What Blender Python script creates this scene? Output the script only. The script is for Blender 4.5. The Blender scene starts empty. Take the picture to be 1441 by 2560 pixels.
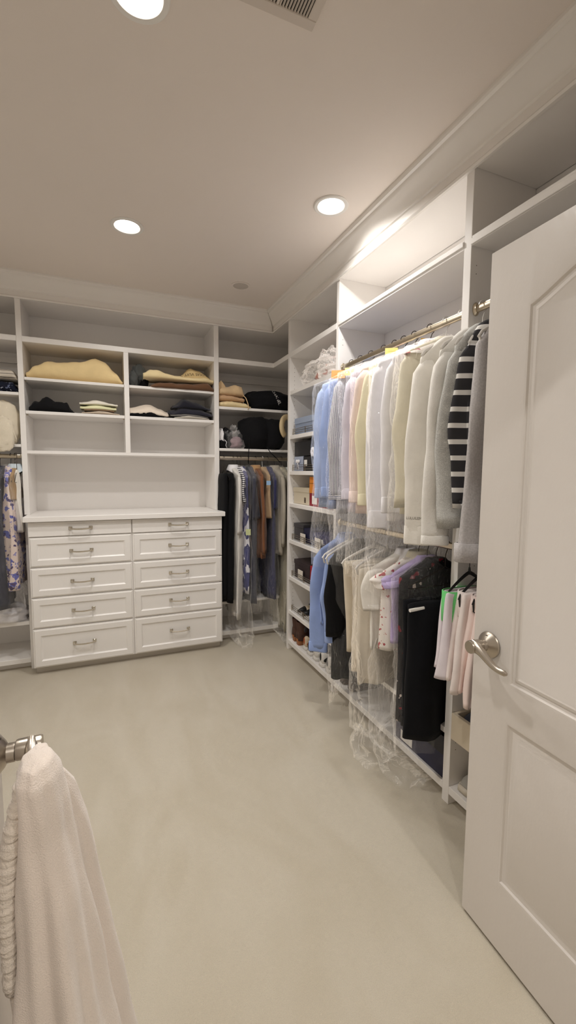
import bpy, bmesh, math, random
from mathutils import Vector, Matrix, noise
from mathutils.bvhtree import BVHTree

# ---------------------------------------------------------------- camera, world, exposure
scene = bpy.context.scene
COL = scene.collection
cam_d = bpy.data.cameras.new('camera'); cam = bpy.data.objects.new('camera', cam_d); COL.objects.link(cam)
scene.camera = cam
cam_d.sensor_fit = 'HORIZONTAL'; cam_d.sensor_width = 36.0
cam_d.lens = 36.0 * 1090.47 / 1441.0
cam_d.clip_start = 0.02; cam_d.clip_end = 60
_p, _y, _r = -0.0899, -0.3956, 0.0069
_f = Vector((math.sin(-_y)*math.cos(_p), math.cos(_y)*math.cos(_p), math.sin(_p)))
_rt = Vector((math.cos(_y), math.sin(_y), 0)); _u = _rt.cross(_f)
_r2 = math.cos(_r)*_rt + math.sin(_r)*_u; _u2 = -math.sin(_r)*_rt + math.cos(_r)*_u
cam.matrix_world = Matrix((
    (_r2.x, _u2.x, -_f.x, 0.0), (_r2.y, _u2.y, -_f.y, 0.0), (_r2.z, _u2.z, -_f.z, 1.45), (0, 0, 0, 1)))

world = bpy.data.worlds.new('world'); scene.world = world; world.use_nodes = True
world.node_tree.nodes['Background'].inputs[0].default_value = (0.9, 0.86, 0.8, 1)
world.node_tree.nodes['Background'].inputs[1].default_value = 0.12
vs = scene.view_settings
vs.view_transform = 'Standard'; vs.look = 'None'; vs.gamma = 1.0; vs.use_curve_mapping = False
vs.exposure = 0.0
cy = scene.cycles
cy.max_bounces = 9; cy.diffuse_bounces = 6; cy.glossy_bounces = 3; cy.transmission_bounces = 4; cy.transparent_max_bounces = 64
cy.caustics_reflective = False; cy.caustics_refractive = False; cy.sample_clamp_indirect = 4.0
cy.use_adaptive_sampling = True; cy.adaptive_threshold = 0.1; cy.adaptive_min_samples = 16
LAMP_W = 9.6            # watts of each recessed ceiling lamp
LAMP_COL = (1.0, 0.965, 0.92)
CEIL = 2.78
LAMPS = [(0.122, 1.40, 0.17, -1), (0.146, 2.65, 0.17, 1), (1.078, 2.05, 0.17, 2), (-0.79, 2.05, 0.17, 3), (0.05, -0.75, 0.17, 4), (0.95, -0.75, 0.17, 5)]

# ---------------------------------------------------------------- helpers
rnd = random.Random(11)
LABELS = {}

def tag(o, label=None, cat=None, group=None, kind=None):
    if label:
        o['label'] = label
    if cat: o['category'] = cat
    if group: o['group'] = group
    if kind: o['kind'] = kind
    return o

def thing(name, label, cat, loc=(0, 0, 0), rotz=0.0, group=None, kind=None):
    o = bpy.data.objects.new(name, None); COL.objects.link(o)
    o.empty_display_size = 0.05
    o.location = loc; o.rotation_euler = (0, 0, rotz)
    return tag(o, label, cat, group, kind)

def link(o, parent=None, world=True):
    COL.objects.link(o)
    if parent is not None:
        o.parent = parent
        if world:
            m = parent
            mw = Matrix.Identity(4)
            while m is not None:
                mw = Matrix.LocRotScale(m.location, m.rotation_euler, m.scale) @ mw if m.parent is None else m.matrix_parent_inverse @ Matrix.LocRotScale(m.location, m.rotation_euler, m.scale) @ mw
                m = m.parent
            o.matrix_parent_inverse = mw.inverted()
    return o

def mesh(name, V, F, mat=None, parent=None, world=True, smooth=False, fm=None):
    me = bpy.data.meshes.new(name)
    me.from_pydata([tuple(v) for v in V], [], F)
    if mat is not None:
        for m in (mat if isinstance(mat, (list, tuple)) else [mat]):
            me.materials.append(m)
    if fm is not None:
        me.polygons.foreach_set('material_index', fm)
    if smooth:
        me.polygons.foreach_set('use_smooth', [True]*len(me.polygons))
    me.update()
    o = bpy.data.objects.new(name, me)
    return link(o, parent, world)

def fixn(o):
    bm = bmesh.new(); bm.from_mesh(o.data)
    bmesh.ops.recalc_face_normals(bm, faces=bm.faces); bm.to_mesh(o.data); bm.free()
    return o

class MB:
    """collects geometry for one mesh"""
    def __init__(s): s.V = []; s.F = []; s.M = []
    def add(s, V, F, mi=0):
        n = len(s.V); s.V += [Vector(v) for v in V]
        s.F += [tuple(i+n for i in f) for f in F]; s.M += [mi]*len(F)
        return s
    def box(s, x0, x1, y0, y1, z0, z1, b=0.0, mi=0):
        if x0 > x1: x0, x1 = x1, x0
        if y0 > y1: y0, y1 = y1, y0
        if z0 > z1: z0, z1 = z1, z0
        if b <= 0:
            V = [(x, y, z) for x in (x0, x1) for y in (y0, y1) for z in (z0, z1)]
            return s.add(V, [(0,1,3,2),(4,6,7,5),(0,4,5,1),(2,3,7,6),(0,2,6,4),(1,5,7,3)], mi)
        V = []; idx = {}
        for ix, x in enumerate((x0, x1)):
            for iy, y in enumerate((y0, y1)):
                for iz, z in enumerate((z0, z1)):
                    sx, sy, sz = (b, -b)[ix], (b, -b)[iy], (b, -b)[iz]
                    for a in range(3):
                        idx[(ix, iy, iz, a)] = len(V)
                        V.append((x+(0 if a == 0 else sx), y+(0 if a == 1 else sy), z+(0 if a == 2 else sz)))
        F = []
        for a in range(3):
            o1, o2 = [(1, 2), (2, 0), (0, 1)][a]
            for e in (0, 1):
                q = []
                for (p, r) in ((0, 0), (1, 0), (1, 1), (0, 1)):
                    k = [0, 0, 0]; k[a] = e; k[o1] = p; k[o2] = r
                    q.append(idx[(k[0], k[1], k[2], a)])
                F.append(tuple(q) if e else tuple(q[::-1]))
        for a in range(3):          # edges along axis a
            o1, o2 = [(1, 2), (2, 0), (0, 1)][a]
            for p in (0, 1):
                for r in (0, 1):
                    k0 = [0, 0, 0]; k1 = [0, 0, 0]
                    k0[a] = 0; k1[a] = 1; k0[o1] = k1[o1] = p; k0[o2] = k1[o2] = r
                    q = (idx[tuple(k0)+(o1,)], idx[tuple(k1)+(o1,)], idx[tuple(k1)+(o2,)], idx[tuple(k0)+(o2,)])
                    F.append(q if (p ^ r) else q[::-1])
        for ix in (0, 1):
            for iy in (0, 1):
                for iz in (0, 1):
                    q = tuple(idx[(ix, iy, iz, a)] for a in range(3))
                    F.append(q if (ix+iy+iz) % 2 else q[::-1])
        return s.add(V, F, mi)
    def tube(s, pts, r, n=8, caps=True, mi=0, flat=None):
        pts = [Vector(p) for p in pts]
        rs = r if isinstance(r, (list, tuple)) else [r]*len(pts)
        base = len(s.V); V = []
        t0 = (pts[1]-pts[0]).normalized()
        up = Vector((0, 0, 1)) if abs(t0.z) < 0.9 else Vector((1, 0, 0))
        a = t0.cross(up).normalized()
        for i, p in enumerate(pts):
            if i == 0: t = pts[1]-pts[0]
            elif i == len(pts)-1: t = pts[-1]-pts[-2]
            else: t = (pts[i+1]-p).normalized()+(p-pts[i-1]).normalized()
            t.normalize()
            a = (a - t*a.dot(t))
            a = a.normalized() if a.length > 1e-6 else t.orthogonal().normalized()
            b = t.cross(a)
            for k in range(n):
                th = 2*math.pi*k/n
                V.append(p + (a*math.cos(th) + b*math.sin(th)*(flat or 1.0))*rs[i])
        F = []
        m = len(pts)
        for i in range(m-1):
            for k in range(n):
                k2 = (k+1) % n
                F.append((i*n+k, i*n+k2, (i+1)*n+k2, (i+1)*n+k))
        if caps:
            F.append(tuple(range(n-1, -1, -1))); F.append(tuple((m-1)*n+k for k in range(n)))
        return s.add(V, F, mi)
    def loft(s, rings, cap0=True, cap1=True, mi=0, closed=True):
        n = len(rings[0]); V = [v for r in rings for v in r]; F = []
        for i in range(len(rings)-1):
            for k in range(n if closed else n-1):
                k2 = (k+1) % n
                F.append((i*n+k, (i+1)*n+k, (i+1)*n+k2, i*n+k2))
        if cap0: 
            V.append(sum((Vector(v) for v in rings[0]), Vector())/n); c = len(V)-1
            F += [(c, k, (k+1) % n) for k in range(n)]
        if cap1:
            V.append(sum((Vector(v) for v in rings[-1]), Vector())/n); c = len(V)-1; b = (len(rings)-1)*n
            F += [(c, b+(k+1) % n, b+k) for k in range(n)]
        return s.add(V, F, mi)
    def lathe(s, prof, c=(0, 0, 0), axis='z', n=24, mi=0, caps=True):
        c = Vector(c); rings = []
        for r, h in prof:
            ring = []
            for k in range(n):
                th = 2*math.pi*k/n
                u, v = r*math.cos(th), r*math.sin(th)
                d = {'z': (u, v, h), 'x': (h, u, v), 'y': (u, h, v)}[axis]
                ring.append(c+Vector(d))
            rings.append(ring)
        return s.loft(rings, caps, caps, mi)
    def xf(s, M, start=0):
        for i in range(start, len(s.V)): s.V[i] = M @ s.V[i]
        return s
    def build(s, name, mat, parent=None, world=True, smooth=False):
        o = mesh(name, s.V, s.F, mat, parent, world, smooth, s.M if isinstance(mat, (list, tuple)) else None)
        return fixn(o)

def box(name, mat, parent, x0, x1, y0, y1, z0, z1, b=0.0015, world=True):
    return MB().box(x0, x1, y0, y1, z0, z1, b).build(name, mat, parent, world)

def fbm(p, s=1.0, o=3):
    return noise.fractal(Vector(p)*s, 1.0, 2.0, o)

def autosmooth(o, ang=35):
    me = o.data
    me.polygons.foreach_set('use_smooth', [True]*len(me.polygons))
    bm = bmesh.new(); bm.from_mesh(me)
    c = math.radians(ang)
    for e in bm.edges:
        if len(e.link_faces) == 2 and e.calc_face_angle(0) > c: e.smooth = False
    bm.to_mesh(me); bm.free()
    return o

# ---------------------------------------------------------------- materials
MATS = {}
def srgb(h):
    if isinstance(h, str):
        h = h.lstrip('#'); c = [int(h[i:i+2], 16)/255 for i in (0, 2, 4)]
    else: c = [v/255 for v in h]
    return tuple(v/12.92 if v <= 0.04045 else ((v+0.055)/1.055)**2.4 for v in c)

def mat(name, col, rough=0.5, metal=0.0, bump=0.0, bscale=200.0, var=0.0, vscale=6.0, spec=0.5, sheen=0.0, emit=None, estr=0.0, coat=0.0, stretch=None, bdist=0.01):
    if name in MATS: return MATS[name]
    m = bpy.data.materials.new(name); m.use_nodes = True; nt = m.node_tree; b = nt.nodes['Principled BSDF']
    c = srgb(col)
    b.inputs['Base Color'].default_value = (*c, 1)
    b.inputs['Roughness'].default_value = rough; b.inputs['Metallic'].default_value = metal
    b.inputs['Specular IOR Level'].default_value = spec
    if sheen:
        b.inputs['Sheen Weight'].default_value = sheen; b.inputs['Sheen Roughness'].default_value = 0.6
    if coat: b.inputs['Coat Weight'].default_value = coat
    if emit is not None:
        b.inputs['Emission Color'].default_value = (*emit, 1); b.inputs['Emission Strength'].default_value = estr
    if var > 0 or bump > 0:
        tc = nt.nodes.new('ShaderNodeTexCoord')
        src = tc.outputs['Object']
        if stretch:
            mp = nt.nodes.new('ShaderNodeMapping'); mp.inputs['Scale'].default_value = stretch
            nt.links.new(src, mp.inputs[0]); src = mp.outputs[0]
    if var > 0:
        n = nt.nodes.new('ShaderNodeTexNoise'); n.inputs['Scale'].default_value = vscale; n.inputs['Detail'].default_value = 4
        nt.links.new(src, n.inputs['Vector'])
        r = nt.nodes.new('ShaderNodeMapRange'); r.inputs[1].default_value = 0.3; r.inputs[2].default_value = 0.7
        r.inputs[3].default_value = 1-var; r.inputs[4].default_value = 1+var*0.6
        nt.links.new(n.outputs[0], r.inputs[0])
        mx = nt.nodes.new('ShaderNodeVectorMath'); mx.operation = 'SCALE'
        mx.inputs[0].default_value = c; nt.links.new(r.outputs[0], mx.inputs['Scale'])
        nt.links.new(mx.outputs[0], b.inputs['Base Color'])
    if bump > 0:
        n2 = nt.nodes.new('ShaderNodeTexNoise'); n2.inputs['Scale'].default_value = bscale; n2.inputs['Detail'].default_value = 3
        nt.links.new(src, n2.inputs['Vector'])
        bp = nt.nodes.new('ShaderNodeBump'); bp.inputs['Strength'].default_value = bump; bp.inputs['Distance'].default_value = bdist
        nt.links.new(n2.outputs[0], bp.inputs['Height']); nt.links.new(bp.outputs[0], b.inputs['Normal'])
    MATS[name] = m
    return m

def cloth(name, col, rough=0.85, bump=0.25, bscale=60, sheen=0.15, var=0.06):
    return mat('cloth_'+name, col, rough, 0, bump, bscale, var, 14, 0.2, sheen, bdist=0.004)

WHITE = mat('white_cabinet_paint', '#f0edea', 0.32, 0, 0.015, 60, 0.012, 3)
CROWN = mat('white_trim_paint', '#ece8e3', 0.25, 0, 0.01, 40, 0, 1)
WALLP = mat('white_wall_paint', '#e2dfda', 0.7, 0, 0.03, 220, 0.01, 2)
CEILP = mat('ceiling_paint', '#ebe2da', 0.85, 0, 0.04, 260, 0.015, 1.5)
NICKEL = mat('brushed_nickel', '#b9b0a4', 0.3, 1.0, 0.05, 30, 0, 1, stretch=(1, 1, 30))
POLISH = mat('polished_nickel', '#d8d2c6', 0.12, 1.0)
RODM = mat('satin_nickel_rod', '#cdc1ac', 0.28, 1.0)
WIREM = mat('dark_wire', '#4a423c', 0.35, 0.8)
PWHITE = mat('white_plastic', '#e9e6e1', 0.3)
PBLACK = mat('black_plastic', '#1c1b1d', 0.35)
HOLE = mat('pin_hole_dark', '#827a6f', 0.8)

def carpet_mat():
    m = bpy.data.materials.new('cream_carpet'); m.use_nodes = True; nt = m.node_tree; b = nt.nodes['Principled BSDF']
    tc = nt.nodes.new('ShaderNodeTexCoord')
    n1 = nt.nodes.new('ShaderNodeTexNoise'); n1.inputs['Scale'].default_value = 2.2; n1.inputs['Detail'].default_value = 3; n1.inputs['Distortion'].default_value = 1.6
    mp = nt.nodes.new('ShaderNodeMapping'); mp.inputs['Scale'].default_value = (1.4, 0.6, 1); mp.inputs['Rotation'].default_value = (0, 0, 0.5)
    nt.links.new(tc.outputs['Object'], mp.inputs[0]); nt.links.new(mp.outputs[0], n1.inputs['Vector'])
    n2 = nt.nodes.new('ShaderNodeTexNoise'); n2.inputs['Scale'].default_value = 420; n2.inputs['Detail'].default_value = 2
    nt.links.new(tc.outputs['Object'], n2.inputs['Vector'])
    r = nt.nodes.new('ShaderNodeValToRGB')
    r.color_ramp.elements[0].position = 0.35; r.color_ramp.elements[0].color = (*srgb('#c6bca9'), 1)
    r.color_ramp.elements[1].position = 0.65; r.color_ramp.elements[1].color = (*srgb('#cdc4b3'), 1)
    nt.links.new(n1.outputs[0], r.inputs[0])
    mx = nt.nodes.new('ShaderNodeMix'); mx.data_type = 'RGBA'; mx.blend_type = 'MULTIPLY'; mx.inputs[0].default_value = 0.22
    nt.links.new(r.outputs[0], mx.inputs[6]); nt.links.new(n2.outputs[0], mx.inputs[7])
    nt.links.new(mx.outputs[2], b.inputs['Base Color'])
    b.inputs['Roughness'].default_value = 0.95; b.inputs['Specular IOR Level'].default_value = 0.1
    b.inputs['Sheen Weight'].default_value = 0.3; b.inputs['Sheen Roughness'].default_value = 0.5
    bp = nt.nodes.new('ShaderNodeBump'); bp.inputs['Strength'].default_value = 0.5; bp.inputs['Distance'].default_value = 0.006
    nt.links.new(n2.outputs[0], bp.inputs['Height']); nt.links.new(bp.outputs[0], b.inputs['Normal'])
    return m
CARPET = carpet_mat()

# ---------------------------------------------------------------- the room
YB, XR = 3.576, 1.35          # front faces of the fitted units (back wall / right wall)
YW, XW = 3.97, 1.70           # walls behind them
XL = -1.48; YF = 0.30; HALL = -2.2
def struct(name, o, label=None):
    return tag(o, label or name.replace('_', ' '), None, None, 'structure')
struct('floor', box('floor', CARPET, None, XL-0.1, XW+0.1, HALL-0.1, YW+0.1, -0.1, 0.0, 0), 'cream short-pile carpet floor of the closet')
struct('wall_back', box('wall_back', WALLP, None, XL-0.1, XW+0.1, YW, YW+0.1, 0, CEIL, 0), 'painted wall behind the drawers and open shelves')
struct('wall_right', box('wall_right', WALLP, None, XW, XW+0.1, HALL, YW, 0, CEIL, 0), 'painted wall behind the hanging shirts')
struct('wall_left', box('wall_left', WALLP, None, XL-0.1, XL, HALL, YW, 0, CEIL, 0), 'plain white wall out of view on the door side')
fr = thing('wall_front', 'white wall with the double doorway of the closet', None, (0, YF, 0), kind='structure')
DX0, DX1, DH = -0.226, 1.09, 2.10
box('wall_panel', WALLP, fr, XL, DX0-0.02, YF-0.12, YF, 0, CEIL, 0)
box('wall_panel', WALLP, fr, DX1+0.02, XW, YF-0.12, YF, 0, CEIL, 0)
box('wall_panel', WALLP, fr, DX0-0.02, DX1+0.02, YF-0.12, YF, DH+0.03, CEIL, 0)
for (x0, x1, z0, z1) in ((DX0-0.02, DX0, 0, DH+0.03), (DX1, DX1+0.02, 0, DH+0.03), (DX0, DX1, DH+0.01, DH+0.03)):
    box('door_jamb', CROWN, fr, x0, x1, YF-0.125, YF+0.005, z0, z1)
struct('wall_hall', box('wall_hall', WALLP, None, XL, XW, HALL-0.1, HALL, 0, CEIL, 0), 'wall of the hall behind the doorway')

# ceiling with round openings for the recessed lamps
def ceiling():
    mb = MB()
    holes = LAMPS
    xs = sorted(set([XL-0.1, XW+0.1] + [v for l in holes for v in (l[0]-0.15, l[0]+0.15)]))
    ys = sorted(set([HALL-0.1, YW+0.1] + [v for l in holes for v in (l[1]-0.15, l[1]+0.15)]))
    for i in range(len(xs)-1):
        for j in range(len(ys)-1):
            cx, cy = (xs[i]+xs[i+1])/2, (ys[j]+ys[j+1])/2
            hit = None
            for l in holes:
                if abs(cx-l[0]) < 0.15 and abs(cy-l[1]) < 0.15: hit = l
            if hit is None:
                mb.add([(xs[i], ys[j], CEIL), (xs[i+1], ys[j], CEIL), (xs[i+1], ys[j+1], CEIL), (xs[i], ys[j+1], CEIL)], [(3, 2, 1, 0)])
    for l in holes:
        n = 48; V = []; F = []
        bx0, bx1, by0, by1 = l[0]-0.15, l[0]+0.15, l[1]-0.15, l[1]+0.15
        for k in range(n):
            a = 2*math.pi*k/n; c, s_ = math.cos(a), math.sin(a); m = max(abs(c), abs(s_))
            V.append((l[0]+0.15*c/m, l[1]+0.15*s_/m, CEIL)); V.append((l[0]+l[2]/2*0.94*c, l[1]+l[2]/2*0.94*s_, CEIL))
        for k in range(n):
            k2 = (k+1) % n; F.append((2*k, 2*k2, 2*k2+1, 2*k+1))
        mb.add(V, F)
        for sx, sy in ((-1, -1), (1, -1), (1, 1), (-1, 1)):
            pass
    return mb
co = MB.build(ceiling(), 'ceiling', CEILP)
for p in co.data.polygons:
    if p.normal.z > 0: p.flip()
tag(co, 'smooth painted ceiling with recessed lamps', None, None, 'structure')
box('ceiling_void', CEILP, co, XL-0.1, XW+0.1, HALL-0.1, YW+0.1, CEIL+0.16, CEIL+0.2, 0)

# crown moulding: (projection from the face, height)
CP = [(0.0, 2.622), (0.012, 2.622), (0.016, 2.630), (0.012, 2.638), (0.010, 2.640), (0.010, 2.672), (0.018, 2.676), (0.020, 2.684),
      (0.024, 2.690), (0.034, 2.706), (0.050, 2.724), (0.066, 2.738), (0.074, 2.748), (0.076, 2.756), (0.088, 2.760), (0.092, 2.768), (0.092, CEIL), (0.0, CEIL)]
def crown(name, path, label):
    V = []; n = len(CP); rings = []
    for kind, a in path:
        ring = []
        for d, z in CP:
            if kind == 'back0': ring.append((a, YB-d, z))
            elif kind == 'corner': ring.append((XR-d, YB-d, z))
            elif kind == 'right1': ring.append((XR-d, a, z))
            elif kind == 'cornerL': ring.append((-1.06+d, YB-d, z))
        rings.append([Vector(v) for v in ring])
    o = MB().loft(rings).build(name, CROWN)
    autosmooth(o, 25)
    return struct(name, o, label)
crown('trim_1', [('cornerL', 0), ('corner', 0)], 'white stepped crown moulding above the drawer wall')
crown('trim_2', [('corner', 0), ('right1', YF)], 'white stepped crown moulding above the hanging shirts')

# ---------------------------------------------------------------- recessed lamps, speaker, vent
LENS = mat('lamp_lens', '#ffffff', 0.4, emit=(1.0, 0.95, 0.88), estr=14.0)
LENS.cycles.emission_sampling = 'NONE'
def lamp(x, y, d, i, label):
    t = thing('recessed_light', label, 'ceiling light', (x, y, CEIL), group='recessed ceiling lamps')
    r = d/2
    mb = MB().lathe([(r*0.74, 0.0), (r*0.80, -0.006), (r*0.97, -0.007), (r*1.02, -0.003), (r*1.02, 0.0)], (x, y, CEIL), n=48, caps=False)
    autosmooth(mb.build('trim_ring', PWHITE, t), 40)
    mb = MB().lathe([(r*0.74, 0.0), (r*0.73, 0.03), (r*0.70, 0.08)], (x, y, CEIL), n=40, caps=False)
    mb.build('housing', PWHITE, t, smooth=True)
    # flood bulb tilted in its can
    c = Vector((x, y, CEIL+0.035))
    mb = MB().lathe([(0.0005, -0.026), (r*0.30, -0.024), (r*0.52, -0.016), (r*0.60, 0.0), (r*0.62, 0.02), (r*0.6, 0.05)], (0, 0, 0), n=40)
    mb.xf(Matrix.Translation(c) @ Matrix.Rotation(math.radians(6), 4, 'Y'))
    mb.build('bulb_lens', LENS, t, smooth=True)
    ld = bpy.data.lights.new('lamp_light', 'AREA'); ld.shape = 'DISK'; ld.size = r*1.1
    ld.energy = LAMP_W*(1.0 if y > 0 else 1.35); ld.color = LAMP_COL; ld.spread = math.radians(155)
    lo = bpy.data.objects.new('lamp_light', ld); COL.objects.link(lo); lo.parent = t
    lo.location = (0, 0, -0.012)
    return t
LL = ['lit recessed ceiling lamp nearest the air vent', 'lit recessed ceiling lamp above the wide drawer chest',
      'lit recessed ceiling lamp beside the crown moulding over the shirts', 'lit recessed ceiling lamp over the door side of the closet',
      'lit recessed ceiling lamp in the hall behind the left door', 'lit recessed ceiling lamp in the hall behind the right door']
for i, (x, y, d, _) in enumerate(LAMPS): lamp(x, y, d, i, LL[i])

t = thing('ceiling_speaker', 'small flush round white speaker cover in the ceiling corner', 'speaker', (0.93, 3.135, CEIL))
autosmooth(MB().lathe([(0.066, 0), (0.068, -0.004), (0.058, -0.006), (0.054, -0.004)], (0.93, 3.135, CEIL), n=40, caps=False).build('rim', CEILP, t), 40)
MB().lathe([(0.055, -0.003), (0.03, -0.004), (0.0005, -0.004)], (0.93, 3.135, CEIL), n=40, caps=False).build('grille', mat('speaker_grille', '#cbc2b9', 0.8, 0, 0.3, 900), t, smooth=True)

# air vent: angled in the picture's top edge
vt = thing('air_vent', 'white louvred air vent register in the ceiling', 'vent', (0.49, 1.12, CEIL))
vx0, vx1, vy0, vy1 = 0.25, 0.612, 1.00, 1.305
VW = mat('vent_paint', '#d6ccc2', 0.5)
for (a, b_, c, d) in ((vx0, vx1, vy0, vy0+0.032), (vx0, vx1, vy1-0.032, vy1), (vx0, vx0+0.028, vy0+0.032, vy1-0.032), (vx1-0.028, vx1, vy0+0.032, vy1-0.032)):
    box('vent_frame', VW, vt, a, b_, c, d, CEIL-0.008, CEIL, 0.002)
box('vent_backing', mat('vent_dark', '#3a3430', 0.9), vt, vx0+0.02, vx1-0.02, vy0+0.02, vy1-0.02, CEIL-0.0012, CEIL-0.0004, 0)
box('vent_bar', VW, vt, 0.484, 0.492, vy0+0.032, vy1-0.032, CEIL-0.007, CEIL-0.001)
slat_me = None
xx = vx0+0.034
while xx < vx1-0.031:
    if abs(xx-0.488) > 0.007:
        if slat_me is None:
            mb = MB().box(-0.0030, 0.0030, -(vy1-vy0)/2+0.032, (vy1-vy0)/2-0.032, -0.0006, 0.0006)
            mb.xf(Matrix.Rotation(math.radians(52), 4, 'Y'))
            so_ = mb.build('slat', VW, vt); slat_me = so_.data
        else:
            so_ = bpy.data.objects.new('slat', slat_me); link(so_, vt)
        so_.location = (xx, (vy0+vy1)/2, CEIL-0.0048)
    xx += 0.0092

# ---------------------------------------------------------------- fitted units
TOPZ = 2.63; SZ0, SZ1 = 2.341, 2.378
def rail_rod(parent, p0, p1, name='hanging_rod'):
    """flat oval rod between two side panels with end cups"""
    p0, p1 = Vector(p0), Vector(p1); d = (p1-p0).normalized()
    side = Vector((0, 0, 1)).cross(d)
    rings = []
    for p in (p0, p1):
        ring = []
        for k in range(20):
            a = 2*math.pi*k/20
            ca, sa = math.cos(a), math.sin(a)
            ring.append(p + side*0.0085*math.copysign(abs(ca)**0.6, ca) + Vector((0, 0, 1))*0.0155*math.copysign(abs(sa)**0.7, sa))
        rings.append(ring)
    o = autosmooth(MB().loft(rings).build(name, RODM, parent), 50)
    for p, s in ((p0, 1), (p1, -1)):
        mb = MB()
        rings = []
        for dd, sc in ((0.0, 1.0), (0.004, 1.0), (0.007, 0.85), (0.012, 0.72)):
            ring = []
            for k in range(20):
                a = 2*math.pi*k/20
                ring.append(p + d*s*dd + side*0.017*sc*math.cos(a) + Vector((0, 0, 1))*(0.026*sc*math.sin(a)))
            rings.append(ring)
        autosmooth(mb.loft(rings).build('rod_cup', RODM, o), 40)
    return o

def holes(parent, pts, nrm):
    """rows of drilled shelf pin holes"""
    mb = MB(); nrm = Vector(nrm); a = nrm.orthogonal().normalized(); b = nrm.cross(a)
    for p in pts:
        c = Vector(p)+nrm*0.0006
        V = [c+(a*math.cos(k*math.pi/4)+b*math.sin(k*math.pi/4))*0.0024 for k in range(8)]
        mb.add(V, [tuple(range(8))])
    o = mb.build('pin_holes', HOLE, parent)
    o['kind'] = 'stuff'
    return o

# -- bay A: left hanging bay of the back wall
XA0, XA1 = -0.5425, -0.508; XB0, XB1 = 0.835, 0.874; XM0, XM1 = 0.148, 0.183
ua = thing('hanging_unit', 'white open hanging unit cut by the left edge beside the drawer hutch', 'wardrobe unit', (-0.8, YB, 0))
box('side_panel', WHITE, ua, -1.06, -1.03, YB, YW-0.012, 0, TOPZ+0.02)
box('back_panel', WHITE, ua, -1.06, XA0, YW-0.012, YW-0.001, 0, TOPZ, 0)
for z0, z1, yf in ((SZ0, SZ1, YB), (1.975, 1.995, YB+0.004), (1.617, 1.637, YB+0.004), (0.333, 0.36, YB+0.004), (0.05, 0.085, YB), (TOPZ-0.0, TOPZ+0.02, YB)):
    box('shelf', WHITE, ua, -1.03, XA0-0.0005, yf, YW-0.012, z0, z1)
box('cleat', WHITE, ua, -1.03, XA0, YW-0.034, YW-0.012, 2.262, 2.306)
box('toe_kick', WHITE, ua, -1.06, XA0, YB+0.06, YB+0.075, 0, 0.05, 0)
rail_rod(ua, (-1.03, YB+0.035, 1.552), (XA0, YB+0.035, 1.552))

# -- bay B: hutch over the drawers
ub = thing('shelf_hutch', 'white open shelving hutch with two columns above the drawer chest', 'shelf unit', (0.17, YB, 0))
box('side_panel', WHITE, ub, XA0, XA1, YB, YW-0.012, 1.137, TOPZ+0.02)
box('side_panel', WHITE, ub, XB0, XB1, YB, YW-0.012, 1.137, TOPZ+0.02)
box('side_panel', WHITE, ub, XA0, XA1, YB, YW-0.012, 0, 1.099)
box('side_panel', WHITE, ub, XB0, XB1, YB, YW-0.012, 0, 1.099)
box('divider', WHITE, ub, XM0, XM1, YB, YW-0.012, 1.594, SZ0)
box('back_panel', WHITE, ub, XA0, XB1, YW-0.012, YW-0.001, 0, TOPZ, 0)
box('shelf', WHITE, ub, XA1, XB0, YB, YW-0.012, SZ0, SZ1)
box('shelf', WHITE, ub, XA1, XB0, YB, YW-0.012, 1.572, 1.594)
box('top_panel', WHITE, ub, XA0, XB1, YB, YW-0.012, TOPZ, TOPZ+0.02)
for (xa, xb) in ((XA1, XM0), (XM1, XB0)):
    box('shelf', WHITE, ub, xa+0.001, xb-0.001, YB+0.012, YW-0.014, 2.085, 2.105)
    box('shelf', WHITE, ub, xa+0.001, xb-0.001, YB+0.012, YW-0.014, 1.852, 1.874)
    for xx, sx in ((xa, 1), (xb, -1)):
        for zz in (2.085, 1.852):
            mb = MB().tube([(xx, YB+0.05, zz-0.004), (xx+sx*0.012, YB+0.05, zz-0.004)], 0.003, 8)
            mb.build('shelf_pin', RODM, ub)
holes(ub, [(XA1, YB+0.05, z*0.032+1.62) for z in range(22)], (1, 0, 0))

# -- bay C: corner hanging bay
uc = thing('corner_unit', 'white corner hanging unit between the drawer hutch and the shoe shelves', 'wardrobe unit', (1.2, YB, 0))
box('back_panel', WHITE, uc, XB1, XW-0.001, YW-0.012, YW-0.001, 0, TOPZ, 0)
def lshelf(name, z0, z1, parent):
    # L-shaped: runs along the back wall and turns along the right wall to the shoe unit
    pts = [(XB1+0.0005, YW-0.012), (XB1+0.0005, YB), (XR, YB), (XR, 3.2515), (XW-0.001, 3.2515), (XW-0.001, YW-0.012)]
    V = [(x, y, z0) for x, y in pts]+[(x, y, z1) for x, y in pts]; n = 6
    F = [tuple(range(n-1, -1, -1)), tuple(range(n, 2*n))]+[(k, (k+1) % n, n+(k+1) % n, n+k) for k in range(n)]
    return fixn(mesh(name, V, F, WHITE, parent))
lshelf('corner_shelf', SZ0, SZ1, uc); lshelf('top_panel', TOPZ, TOPZ+0.02, uc)
box('shelf', WHITE, uc, XB1+0.0005, XW-0.001, YB+0.006, YW-0.013, 1.968, 1.99)
box('shelf', WHITE, uc, XB1+0.0005, XW-0.001, YB+0.006, YW-0.013, 1.627, 1.649)
box('shelf', WHITE, uc, XB1+0.0005, XW-0.001, YB+0.02, YW-0.013, 0.318, 0.34)
box('bottom_panel', WHITE, uc, XB1+0.0005, XW-0.001, YB, YW-0.013, 0.05, 0.085)
box('toe_kick', WHITE, uc, XB1, XW-0.001, YB+0.06, YB+0.075, 0, 0.05, 0)
box('cleat', WHITE, uc, XB1+0.0005, XW-0.001, YW-0.034, YW-0.013, 2.262, 2.306)
rail_rod(uc, (XB1, YB+0.035, 1.567), (XW-0.001, YB+0.035, 1.567))

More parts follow.
